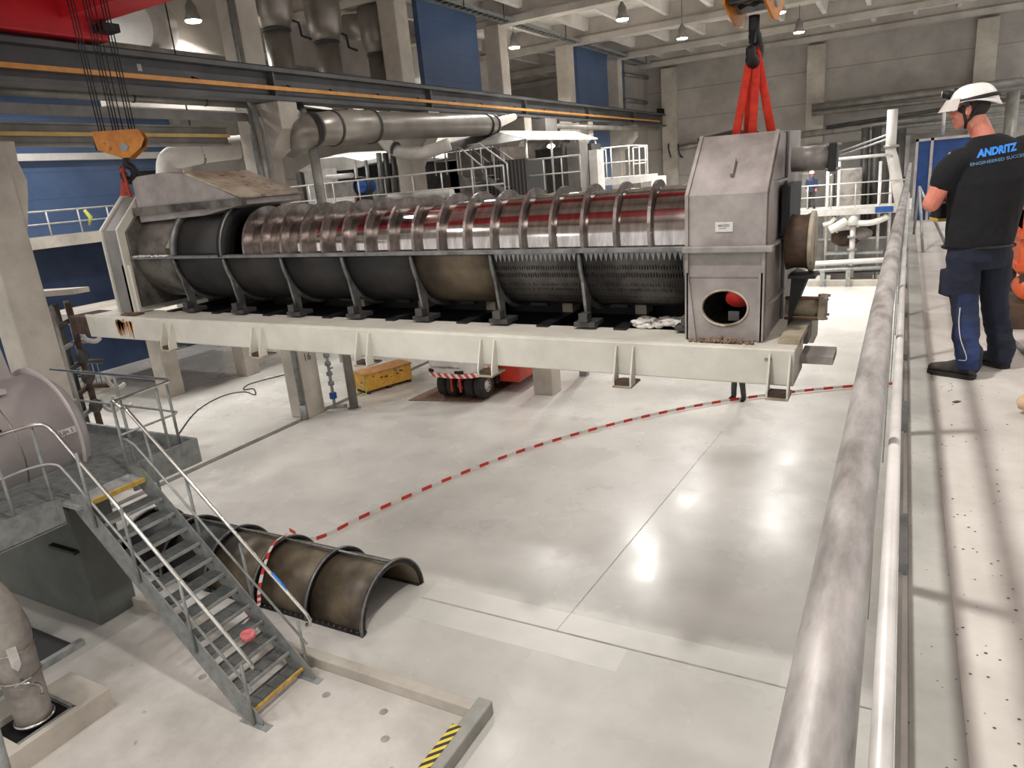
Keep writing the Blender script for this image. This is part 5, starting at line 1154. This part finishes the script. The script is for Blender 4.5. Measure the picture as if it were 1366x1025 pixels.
# blue machine cabinet at the end of the deck
t = thing('control_cabinet', 'blue cabinet with pale frame at the far end of the deck beside the railing', 'cabinet', (0.45, 17, 4.65))
MB().box((0.18, 17.0, 4.65), (1.4, 18.2, 6.22)).build('cabinet_body', 'valve_blue', t, bevel=0.02)
f = MB()
for x in (0.16, 0.42, 1.38): f.box((x, 16.95, 4.65), (x+0.05, 17.0, 6.25))
f.box((0.16, 16.95, 6.2), (1.43, 17.0, 6.25)); f.build('frame', 'label_white', t)
MB().tube([(0.62, 17.2, 6.2), (0.62, 17.2, 6.8)], 0.03, 8).build('antenna', 'label_white', t)
t = thing('prop_stand', 'thin tripod props standing on the deck near the railing beyond the worker', 'stand', (0.3, 13, 4.65))
for a, b in (((0.22, 13.5, 5.5), (0.30, 11.9, 4.65)), ((0.22, 13.5, 5.5), (0.62, 12.6, 4.65)), ((0.22, 13.5, 5.5), (0.2, 14.4, 4.65))): MB().tube([a, b], 0.022, 6).build('leg', 'galv', t)
# ================================================================ DECK, RAILING
t = thing('railing', 'near handrail of dull grey tube along the edge of the upper deck', 'railing', (0, 3, 4.65))
pth = [(-0.036, -0.8, 5.75), (-0.036, 0.8, 5.75), (-0.035, 2.2, 5.75), (-0.02, 4.2, 5.755), (0.01, 7.3, 5.765), (0.05, 12, 5.78), (0.09, 17, 5.78)]
M['rail_near'] = mat('rail_near', (172, 169, 164), 0.5, 0.25, scale=16, c2=(112, 108, 104), stretch=(1, 0.28, 1), bump=0.04, bscale=60)
MB().tube(pth, 0.029, 24).build('top_rail', 'rail_near', t)
MB().tube([(0.022, -0.8, 5.2), (0.024, 3, 5.2), (0.04, 8, 5.2), (0.10, 17, 5.2)], 0.019, 16).build('mid_rail', 'white_rail', t)
MB().box((0.052, -0.8, 4.66), (0.060, 17, 4.80)).build('kick_plate', 'white_rail', t)
for y in (-0.5, 1.05, 2.6, 4.15, 5.7, 7.25, 8.8, 10.35, 11.9, 13.45, 15):
    xx = -0.03 + max(0, y-2)*0.0075
    MB().box((xx-0.004, y-0.03, 4.5), (xx+0.004+0.0, y+0.03, 5.74)).build('post', 'galv_dark', t)
    p_ = MB().box((0.062, y+0.08, 4.651), (0.095, y+0.5, 4.70)); p_.build('post_bracket', 'galv_dark', t)
struct(MB().box((0.06, -4, 4.30), (0.08, 24, 4.66)).build('trim_13', 'concrete_grey'))
# fastener heads along the deck edge
tag(MB().lathe([(0.0, 0), (0.05, 0.0), (0.05, 0.28), (0.043, 0.33), (0.02, 0.345), (0.0, 0.345)], (0.95, 4.55, 4.70), (-0.85, 0.5, 0.05), 20, cap=False).build('roller_sleeve', 'beige'), 'beige cone shaped roll lying on the deck at the right edge', 'roll')
# orange machine part at the right edge
t = thing('orange_machine', 'orange machine with rollers standing on the deck at the right edge behind the worker', 'machine', (1.15, 7.2, 4.65))
MB().box((0.86, 7.0, 5.08), (1.5, 7.6, 5.75)).build('body', 'orange_paint', t, bevel=0.02)
MB().box((0.84, 6.95, 5.12), (0.90, 7.6, 5.17)).build('flange', 'orange_paint', t); MB().box((0.84, 6.95, 5.38), (0.90, 7.6, 5.43)).build('flange', 'orange_paint', t)
MB().lathe([(0.0, 0), (0.075, 0), (0.085, 0.05), (0.085, 0.3), (0.0, 0.3)], (0.93, 6.9, 4.97), (0, 1, 0), 24, cap=False).build('roller', 'orange_paint', t)
MB().box((0.80, 6.9, 4.65), (1.5, 7.6, 4.86)).build('base_frame', 'rust_dark', t, bevel=0.01)
MB().box((0.86, 7.02, 5.45), (0.9, 7.5, 5.6)).build('grip', 'rust_dark', t)
for y in (6.92, 7.55): MB().box((0.87, y, 4.86), (0.92, y+0.04, 5.1)).build('leg', 'rust_dark', t)
MB().tube([(0.78, 6.7, 4.66), (0.86, 6.0, 4.66)], 0.02, 6).build('skid_bar', 'galv_dark', t)
tag(MB().slab([onZ(1270, 537, 4.652), onZ(1276, 535, 4.652), onZ(1282, 536, 4.652), onZ(1276, 538, 4.652)], (0, 0, 1), 0.004).build('debris_flake', 'ink'), 'small dark flake lying on the deck in front of the worker', 'flake')
# grit on the deck boards beside the kick plate
gr = MB()
for i in range(260):
    y = random.uniform(1.2, 6); x = 0.1+abs(random.gauss(0, 0.25))
    gr.sphere((x, y, 4.652), random.uniform(0.0012, 0.0035), 6, (1.6, 1, 0.5))
tag(gr.build('grit', 'ink'), 'dark grit scattered on the deck along the kick plate', 'grit', None, 'stuff')
# ================================================================ PEOPLE
from mathutils.bvhtree import BVHTree
def fuse(mb, voxel, smooth=4, wrinkle=0.0, wscale=(9, 9, 5), wmask=None):
    """merge overlapping solids into one continuous skin (voxel remesh, smoothing, cloth folds along the normals)"""
    bmesh.ops.recalc_face_normals(mb.bm, faces=mb.bm.faces)
    me = bpy.data.meshes.new('tmp'); mb.bm.to_mesh(me); mb.bm.free()
    o = bpy.data.objects.new('tmp', me); COL.objects.link(o)
    r = o.modifiers.new('r', 'REMESH'); r.mode = 'VOXEL'; r.voxel_size = voxel; r.use_smooth_shade = True
    s = o.modifiers.new('s', 'SMOOTH'); s.iterations = smooth; s.factor = 0.5
    dg = bpy.context.evaluated_depsgraph_get()
    out = bpy.data.meshes.new_from_object(o.evaluated_get(dg))
    bpy.data.objects.remove(o)
    if wrinkle:
        nr = [Vector(v.normal) for v in out.vertices]
        for v, n in zip(out.vertices, nr):
            p = Vector((v.co.x*wscale[0], v.co.y*wscale[1], v.co.z*wscale[2]))
            d = noise.noise(p)+0.5*noise.noise(p*2.3+Vector((3, 1, 7)))
            k = wmask(v.co) if wmask else 1.0
            v.co += n*d*wrinkle*k
    for p in out.polygons: p.use_smooth = True
    return out
def put(name, me, mats, parent, off):
    me.transform(Matrix.Translation(-Vector(off)))
    me.materials.clear(); me.name = name
    for m in mats: me.materials.append(M[m])
    o = bpy.data.objects.new(name, me); COL.objects.link(o); o.parent = parent
    return o
def limb(mb, pts, rs, seg=14):
    P = curve_pts(pts, 5); R = []
    n = len(pts)
    for i in range(len(P)):
        f = i/5; j = min(int(f), n-2); R.append(rs[j]+(rs[j+1]-rs[j])*(f-j))
    mb.tube(P, R, seg); mb.sphere(P[0], R[0]*0.98, 10); mb.sphere(P[-1], R[-1]*0.98, 10)
def hand(mb, wrist, palm_dir, side, curl_dir, s=1.0):
    """palm and five separate bent fingers; side points from little finger towards the thumb, curl_dir is where the fingers bend"""
    w = Vector(wrist); d = Vector(palm_dir).normalized(); sd = Vector(side); sd = (sd-d*sd.dot(d)).normalized(); cu = Vector(curl_dir); cu = (cu-d*cu.dot(d)-sd*cu.dot(sd)).normalized()
    mb.loft([(w+d*t*s, sd*a*s, cu*b*s) for t, a, b in ((-0.01, 0.026, 0.02), (0.02, 0.034, 0.018), (0.06, 0.042, 0.016), (0.09, 0.041, 0.013))], 12)
    for k, L in enumerate((0.066, 0.078, 0.084, 0.074)):
        b0 = w+d*0.088*s+sd*(-0.031+0.021*k)*s
        pts = [b0, b0+(d*0.42+cu*0.10)*L*s, b0+(d*0.62+cu*0.48)*L*s, b0+(d*0.55+cu*0.82)*L*s]
        mb.tube(pts, [0.0092*s, 0.0088*s, 0.008*s, 0.007*s], 8); mb.sphere(pts[-1], 0.007*s, 8)
    t0 = w+d*0.03*s+sd*0.034*s
    pts = [t0, t0+(sd*0.026+d*0.02+cu*0.012)*s, t0+(sd*0.03+d*0.045+cu*0.03)*s, t0+(sd*0.022+d*0.06+cu*0.045)*s]
    mb.tube(pts, [0.0125*s, 0.011*s, 0.0095*s, 0.008*s], 8); mb.sphere(pts[-1], 0.008*s, 8)
def head_solid(mb, c, f, up, s=1.0):
    """head around centre c facing f: skull, jaw, brow, nose, lips, chin, ears"""
    f = Vector(f).normalized(); up = Vector(up); up = (up-f*up.dot(f)).normalized(); sd = up.cross(f)
    R = Matrix((f, sd, up)).transposed()
    def E(x, y, z, rx, ry, rz): mb.sphere(Vector(c)+R @ Vector((x*s, y*s, z*s)), s, 18, (rx, ry, rz), R)
    E(-0.012, 0, 0.03, 0.098, 0.076, 0.092); E(0.018, 0, -0.035, 0.070, 0.062, 0.082); E(0.052, 0, -0.088, 0.034, 0.036, 0.026)
    E(0.068, 0, 0.024, 0.026, 0.054, 0.016); E(0.085, 0, -0.012, 0.016, 0.012, 0.030); E(0.098, 0, -0.026, 0.014, 0.015, 0.012)
    E(0.083, 0, -0.056, 0.012, 0.024, 0.008); E(0.081, 0, -0.067, 0.012, 0.021, 0.008)
    for q in (-1, 1):
        E(0.058, q*0.036, -0.028, 0.026, 0.024, 0.024)
        E(-0.004, q*0.076, -0.012, 0.020, 0.010, 0.033); E(-0.008, q*0.082, 0.004, 0.014, 0.007, 0.014)
    return R
def eyes(par, c, R, off, s=1.0):
    for q in (-1, 1):
        m = MB().sphere(Vector(c)+R @ Vector((0.077*s, q*0.032*s, 0.006*s)), 0.0125*s, 12); o = m.build('eye', 'label_white', par)
        MB().sphere(Vector(c)+R @ Vector((0.087*s, q*0.032*s, 0.006*s)), 0.0055*s, 10).build('iris', 'ink', o)
def helmet(par, c, R, m='helmet', s=1.0, lamp=True):
    def W(x, y, z): return Vector(c)+R @ Vector((x*s, y*s, z*s))
    h = MB(); nu, nv = 40, 14; rows = []
    def edge(a):   # rim height round the head: low at brow and nape, high over the ears
        return 0.028-0.020*math.cos(2*a)+(0.006 if math.cos(a) > 0 else -0.012)*abs(math.cos(a))
    for sh in (1.0, 0.955):
        for j in range(nv+1):
            t_ = j/nv; row = []
            for i in range(nu):
                a = 2*PI*i/nu; z0 = edge(a); th = (PI/2)*t_
                k = math.cos(th); flare = 1+0.10*max(0, 1-t_*7)*(1 if sh == 1 else 0.8)
                rx = 0.148 if math.cos(a) > 0 else 0.150
                z = z0+(0.158-z0)*math.sin(th)*(1 if sh == 1 else 0.97)
                kk = k**0.72
                row.append(h.bm.verts.new(W(-0.012+rx*sh*kk*flare*math.cos(a), 0.116*sh*kk*flare*math.sin(a), z)))
            rows.append(row)
    for blk in (0, nv+1):
        for j in range(nv):
            for i in range(nu):
                f = h.bm.faces.new((rows[blk+j][i], rows[blk+j][(i+1) % nu], rows[blk+j+1][(i+1) % nu], rows[blk+j+1][i])); f.smooth = True
    for i in range(nu): h.bm.faces.new((rows[0][i], rows[0][(i+1) % nu], rows[nv+1][(i+1) % nu], rows[nv+1][i]))
    bmesh.ops.remove_doubles(h.bm, verts=h.bm.verts, dist=0.0004)
    o = h.build('helmet', m, par)
    if not lamp: return o
    b = MB(); pts = [W(-0.012+0.152*math.cos(2*PI*k/40), 0.121*math.sin(2*PI*k/40), 0.058-0.012*math.cos(2*PI*k/40)) for k in range(40)]
    b.tube(pts, 0.008, 6, closed=True, flat=(1.5, 0.5)); b.build('lamp_strap', 'black', o)
    b = MB(); b.tube([W(0.125, 0, 0.075), W(0.085, 0, 0.148)], 0.012, 8); b.sphere(W(0.135, 0, 0.115), 0.03, 14, (1, 1.3, 0.9)); b.cyl(W(0.13, 0, 0.118), W(0.168, 0, 0.122), 0.024, seg=16); b.build('headlamp', 'black', o)
    MB().cyl(W(0.166, 0, 0.122), W(0.172, 0, 0.1225), 0.020, seg=16).build('lens', 'visor', o)
    v = MB(); g = []
    for j in range(7):
        row = []
        for i in range(21):
            a = -1.25+2.5*i/20; t_ = j/6
            row.append((0.006+(0.135+0.052*t_)*math.cos(a), (0.112+0.02*t_)*math.sin(a), 0.072-0.072*t_+0.006*math.cos(a)))
        g.append(row)
    for j in range(6):
        for i in range(20): v.slab([W(*g[j][i]), W(*g[j][i+1]), W(*g[j+1][i+1]), W(*g[j+1][i])], (W(*g[j][i])-W(0, 0, 0.03)), 0.003)
    v.build('visor', 'visor', o)
    for q in (-1, 1):
        MB().cyl(W(0.012, q*0.117, 0.03), W(0.012, q*0.130, 0.028), 0.017, seg=16).build('knob', 'black', o)
        MB().tube(curve_pts([W(0.04, q*0.098, 0.03), W(0.030, q*0.088, -0.03), W(0.022, q*0.072, -0.085), W(0.03, q*0.03, -0.118), W(0.03, 0, -0.124)], 5), 0.006, 6, flat=(1.4, 0.5)).build('chin_strap', 'black', par)
        MB().tube(curve_pts([W(-0.055, q*0.092, 0.02), W(-0.02, q*0.088, -0.045), W(0.022, q*0.074, -0.085)], 5), 0.006, 6, flat=(1.4, 0.5)).build('chin_strap', 'black', par)
    return o
def shoe(par, heel, toe, zf, m='shoe'):
    h, t_ = Vector((heel[0], heel[1], zf)), Vector((toe[0], toe[1], zf)); d = (t_-h).normalized(); L = (t_-h).length; sd = Vector((-d.y, d.x, 0)); z = Vector((0, 0, 1))
    b = MB(); b.loft([(h+d*L*f+z*(hz/2+0.022), sd*w_, z*(hz/2)) for f, w_, hz in ((0.0, 0.022, 0.07), (0.06, 0.038, 0.10), (0.25, 0.042, 0.115), (0.42, 0.043, 0.10), (0.62, 0.048, 0.075), (0.82, 0.048, 0.06), (0.95, 0.036, 0.05), (1.0, 0.016, 0.034))], 16)
    b.tube([h+d*L*0.2+z*0.09, h+d*L*0.19+z*0.15], [0.046, 0.044], 14)
    me = fuse(b, 0.007, 3); o = put('shoe', me, [m], par, root_of(par))
    s_ = MB(); s_.prism([(0, 0), (1, 0), (1, 1), (0, 1)], 2, 0, 0.01) if False else None
    ol = [(0.0, 0.024), (0.06, 0.041), (0.3, 0.043), (0.5, 0.043), (0.65, 0.051), (0.85, 0.051), (0.97, 0.036), (1.01, 0.014)]
    poly = [h+d*L*f+sd*w_ for f, w_ in ol]+[h+d*L*f-sd*w_ for f, w_ in ol[::-1]]
    s_.slab(poly, z, 0.03); s_.build('sole', 'sole', o)
    return o

# ---- the worker on the deck
DZ = 4.65
t = thing('person', 'person in a black T-shirt, blue work trousers and white helmet standing on the deck at the railing, seen from behind', 'person', (0.47, 5.6, DZ))
t['label'] = 'person in black T-shirt, navy trousers and white helmet standing on the upper deck'
yw = math.radians(15); U = V((math.cos(yw), math.sin(yw), 0.06)).normalized(); Wv = V((-math.sin(yw), math.cos(yw), 0))
yh = math.radians(24); Uh = V((math.cos(yh), math.sin(yh), 0)); Wh = V((-math.sin(yh), math.cos(yh), 0))
hc = V((0.335, 5.60, 6.372)); hf = V((-0.985, 0.17, -0.06)); hup = V((-0.08, 0, 1))
LS, LE, LW = V((0.275, 5.53, 6.07)), V((0.165, 5.50, 5.80)), V((0.20, 5.75, 5.84))
RS, RE, RW = V((0.685, 5.65, 6.11)), V((0.77, 5.72, 5.83)), V((0.46, 5.93, 5.80))
LH, RH = V((0.375, 5.555, 5.48)), V((0.555, 5.645, 5.48))
LK, RK = V((0.405, 5.54, 5.13)), V((0.585, 5.69, 5.13))
LA, RA = V((0.445, 5.41, 4.76)), V((0.655, 5.70, 4.76))
b = MB()
Rm = head_solid(b, hc, hf, hup)
limb(b, [V((0.445, 5.60, 6.12)), V((0.415, 5.60, 6.22)), V((0.365, 5.60, 6.32))], [0.075, 0.062, 0.060])
b.loft([(V((0.455, 5.6, 5.46)), Uh*0.17, Wh*0.11), (V((0.465, 5.6, 5.7)), U*0.17, Wv*0.10), (V((0.475, 5.6, 5.95)), U*0.195, Wv*0.11), (V((0.47, 5.6, 6.08)), U*0.19, Wv*0.085), (V((0.45, 5.6, 6.18)), U*0.09, Wv*0.065)], 20)
for s_, e_, w_ in ((LS, LE, LW), (RS, RE, RW)):
    limb(b, [s_, s_.lerp(e_, 0.5), e_], [0.058, 0.058, 0.054]); limb(b, [e_, e_.lerp(w_, 0.35), w_], [0.054, 0.058, 0.034])
for h_, k_, a_ in ((LH, LK, LA), (RH, RK, RA)): limb(b, [h_, k_, a_], [0.085, 0.058, 0.042])
hand(b, LW, (0.55, 0.55, -0.1), (0.1, 0.2, 1), (0.4, 0.0, -0.6)); hand(b, RW, (-0.8, 0.25, -0.1), (0.1, 0.2, 1), (-0.2, -0.2, -0.6))
body = put('body', fuse(b, 0.0055, 4), ['skin'], t, t.location)
eyes(body, hc, Rm, 0)
hb_ = MB(); 
def HW(x, y, z): return hc+Rm @ V((x, y, z))
hb_.sphere(HW(-0.018, 0, 0.012), 1.0, 20, (0.099, 0.079, 0.082), Rm); hb_.build('hair', 'hair', body)
helmet(t, hc+V((0.012, 0, 0)), Rm, s=0.94)
# T-shirt
b = MB()
b.loft([(V((0.455, 5.60, 5.50)), Uh*0.205, Wh*0.145), (V((0.458, 5.60, 5.56)), Uh*0.208, Wh*0.15), (V((0.468, 5.6, 5.72)), U*0.212, Wv*0.15), (V((0.478, 5.6, 5.92)), U*0.235, Wv*0.148), (V((0.478, 5.6, 6.04)), U*0.235, Wv*0.125), (V((0.47, 5.6, 6.12)), U*0.19, Wv*0.10), (V((0.455, 5.6, 6.185)), U*0.105, Wv*0.08), (V((0.44, 5.6, 6.205)), U*0.076, Wv*0.072)], 28)
limb(b, [LS+V((0.035, 0.01, -0.01)), LS.lerp(LE, 0.25), LS.lerp(LE, 0.50)], [0.088, 0.083, 0.078]); limb(b, [RS-V((0.035, 0, 0.01)), RS.lerp(RE, 0.25), RS.lerp(RE, 0.5)], [0.088, 0.083, 0.078])
shirt_me = fuse(b, 0.009, 6, 0.006, (9, 9, 6), lambda c: 0.25+1.0*max(0, min(1, (5.95-c.z)/0.3)))
# printed lettering projected on to the back
bv = BVHTree.FromPolygons([v.co.copy() for v in shirt_me.vertices], [tuple(p.vertices) for p in shirt_me.polygons])
shirt = put('t_shirt', shirt_me, ['shirt'], body, t.location)
def print_on(name, s, size, m, px, xs, shear, off, tilt):
    d = ray(*px).normalized(); hit = bv.ray_cast(CAM, d)[0]
    if hit is None: return
    xa = (U+V((0, 0, tilt))).normalized()
    fr_ = frame(hit-Wv*0.15, xa, V((0, 0, 1)))
    o = text_mesh(name, s, size, m, None, fr_, shear=shear, offset=off, extrude=0.0, xs=xs)
    for v in o.data.vertices:
        h2 = bv.ray_cast(v.co, Wv)
        if h2[0] is not None: v.co = h2[0]-Wv*0.004
    o.data.transform(Matrix.Translation(-t.location)); o.parent = shirt
print_on('chest_print', 'ANDRITZ', 0.062, 'print', (1330, 201), 0.80, 0.3, 0.0035, 0.05)
print_on('slogan_print', 'ENGINEERED SUCCESS', 0.026, 'print_small', (1334, 213), 1.2, 0.0, 0.0004, 0.05)
# trousers
b = MB()
b.loft([(V((0.458, 5.6, 5.60)), Uh*0.185, Wh*0.125), (V((0.462, 5.6, 5.50)), Uh*0.192, Wh*0.14), (V((0.465, 5.6, 5.42)), Uh*0.195, Wh*0.145), (V((0.468, 5.6, 5.36)), Uh*0.17, Wh*0.12)], 24)
limb(b, [LH+V((0.0, 0, -0.03)), LH.lerp(LK, 0.55), LK, LK.lerp(LA, 0.5), LA+V((0.0, 0.0, 0.04)), LA+V((0, 0, -0.03))], [0.105, 0.094, 0.082, 0.080, 0.080, 0.078])
limb(b, [RH+V((0.0, 0, -0.03)), RH.lerp(RK, 0.55), RK, RK.lerp(RA, 0.5), RA+V((0.0, 0.0, 0.04)), RA+V((0, 0, -0.03))], [0.105, 0.094, 0.082, 0.080, 0.082, 0.080])
b.box((0.27, 5.50, 5.18), (0.31, 5.62, 5.36), rotz=yh)
tm = fuse(b, 0.009, 6, 0.010, (7, 7, 13), lambda c: 0.35+0.9*max(0, min(1, (5.15-c.z)/0.25)))
tr_ = put('trousers', tm, ['trouser', 'trouser_lit'], body, t.location)
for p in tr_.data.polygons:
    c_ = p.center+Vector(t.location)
    if c_.z < 5.17+0.12*noise.noise(Vector((c_.x*6, c_.y*6, 2))) and c_.z > 4.72 and p.normal.y < 0.25 and c_.x < 0.50 and c_.x > 0.36: p.material_index = 1  # near side of the lower left leg painted as lit
MB().tube(curve_pts([V((0.375, 5.44, 5.12)), V((0.375, 5.415, 5.02)), V((0.39, 5.365, 4.92)), V((0.43, 5.325, 4.80)), V((0.385, 5.34, 4.785))], 5), 0.003, 6).build('reflective_piping', 'label_white', tr_)
MB().tube(curve_pts([V((0.455+0.2*math.cos(a), 5.6+0.142*math.sin(a), 5.505)) for a in [2*PI*k/16 for k in range(16)]], 2), 0.012, 6).build('belt', 'black', tr_)
shoe(t, (0.49, 5.36), (0.225, 5.495), DZ); shoe(t, (0.70, 5.66), (0.50, 5.85), DZ)
# black control box held in front at the hip
tr2 = thing('remote_control', 'black hand control with a yellow edge held by the worker at the hip', 'remote control', (0.27, 5.82, 5.72))
MB().box((0.19, 5.78, 5.68), (0.46, 5.94, 5.78), rotz=0.3).build('housing', 'black', tr2, bevel=0.012)
MB().box((0.19, 5.775, 5.66), (0.46, 5.945, 5.68), rotz=0.3).build('rim', 'nosing', tr2)
for x in (0.27, 0.38): MB().cyl((x, 5.86, 5.78), (x, 5.86, 5.81), 0.012, seg=10).build('stick', 'black', tr2)

# ---- small figures further off: same build, plain standing pose
def small_person(name_label, x, y, z, yaw, hgt, shirt_m, trouser_m, hat):
    t = thing('person', name_label, 'person', (x, y, z)); k = hgt/1.8
    f = V((-math.sin(yaw), math.cos(yaw), 0)); s_ = V((math.cos(yaw), math.sin(yaw), 0)); o = V((x, y, z))
    def Q(a, d, h): return o+(s_*a+f*d)*k+V((0, 0, h*k))
    b = MB(); hc_ = Q(0, 0.03, 1.66); R_ = head_solid(b, hc_, f, (0, 0, 1), k)
    limb(b, [Q(0, 0, 1.45), Q(0, 0.01, 1.52), Q(0, 0.02, 1.60)], [0.07*k, 0.058*k, 0.056*k])
    b.loft([(Q(0, 0, 0.9), s_*0.17*k, f*0.11*k), (Q(0, 0, 1.15), s_*0.16*k, f*0.10*k), (Q(0, 0, 1.35), s_*0.19*k, f*0.11*k), (Q(0, 0, 1.46), s_*0.15*k, f*0.08*k)], 16)
    for q in (-1, 1):
        limb(b, [Q(q*0.20, 0, 1.42), Q(q*0.25, 0.0, 1.12), Q(q*0.2, 0.16, 0.95)], [0.05*k, 0.04*k, 0.028*k])
        limb(b, [Q(q*0.1, 0, 0.92), Q(q*0.11, 0.02, 0.5), Q(q*0.14, -0.02, 0.09)], [0.08*k, 0.055*k, 0.04*k])
        hand(b, Q(q*0.2, 0.16, 0.95), f*0.7+V((0, 0, -0.7)), V((0, 0, 1))*0.2-s_*q, f*-0.3+s_*-q*0.2, k)
    bo = put('body', fuse(b, 0.009, 3), ['skin'], t, o); eyes(bo, hc_, R_, 0, k)
    b = MB()
    b.loft([(Q(0, 0, 0.88), s_*0.20*k, f*0.14*k), (Q(0, 0, 1.15), s_*0.19*k, f*0.13*k), (Q(0, 0, 1.35), s_*0.22*k, f*0.135*k), (Q(0, 0, 1.46), s_*0.16*k, f*0.10*k), (Q(0, 0, 1.52), s_*0.075*k, f*0.07*k)], 18)
    for q in (-1, 1): limb(b, [Q(q*0.19, 0, 1.41), Q(q*0.25, 0, 1.12), Q(q*0.205, 0.14, 0.98)], [0.065*k, 0.055*k, 0.042*k])
    put('jacket', fuse(b, 0.012, 4, 0.006), [shirt_m], bo, o)
    b = MB(); b.loft([(Q(0, 0, 0.98), s_*0.185*k, f*0.12*k), (Q(0, 0, 0.86), s_*0.195*k, f*0.14*k), (Q(0, 0, 0.78), s_*0.17*k, f*0.12*k)], 16)
    for q in (-1, 1): limb(b, [Q(q*0.1, 0, 0.86), Q(q*0.11, 0.02, 0.5), Q(q*0.14, -0.02, 0.08)], [0.10*k, 0.078*k, 0.07*k])
    put('trousers', fuse(b, 0.012, 4, 0.008), [trouser_m], bo, o)
    for q in (-1, 1):
        a_, c_ = Q(q*0.135, -0.09, 0), Q(q*0.17, 0.18, 0); shoe(t, (a_.x, a_.y), (c_.x, c_.y), z, 'sole')
    if hat: helmet(t, hc_, R_, 'helmet', k, False)
    else:
        h = MB(); h.sphere(hc_+V((0, 0, 0.04*k))-f*0.015*k, k, 16, (0.085, 0.1, 0.09)); h.build('hair', 'hair', bo)
p = onZ(985, 533, 0)
small_person('person in dark trousers and shoes standing on the lower floor behind the cream beam', p.x, p.y, 0, 2.9, 1.8, 'shirt', 'grey_dark', True)
p = onY(1082, 262, 37.6)
small_person('person in a blue jacket and pale helmet standing on the far walkway', p.x, 37.6, 3.55, 3.3, 1.75, 'blue_dark', 'grey_dark', True)
for o in OWN:
    if '_own' in o: del o['_own']
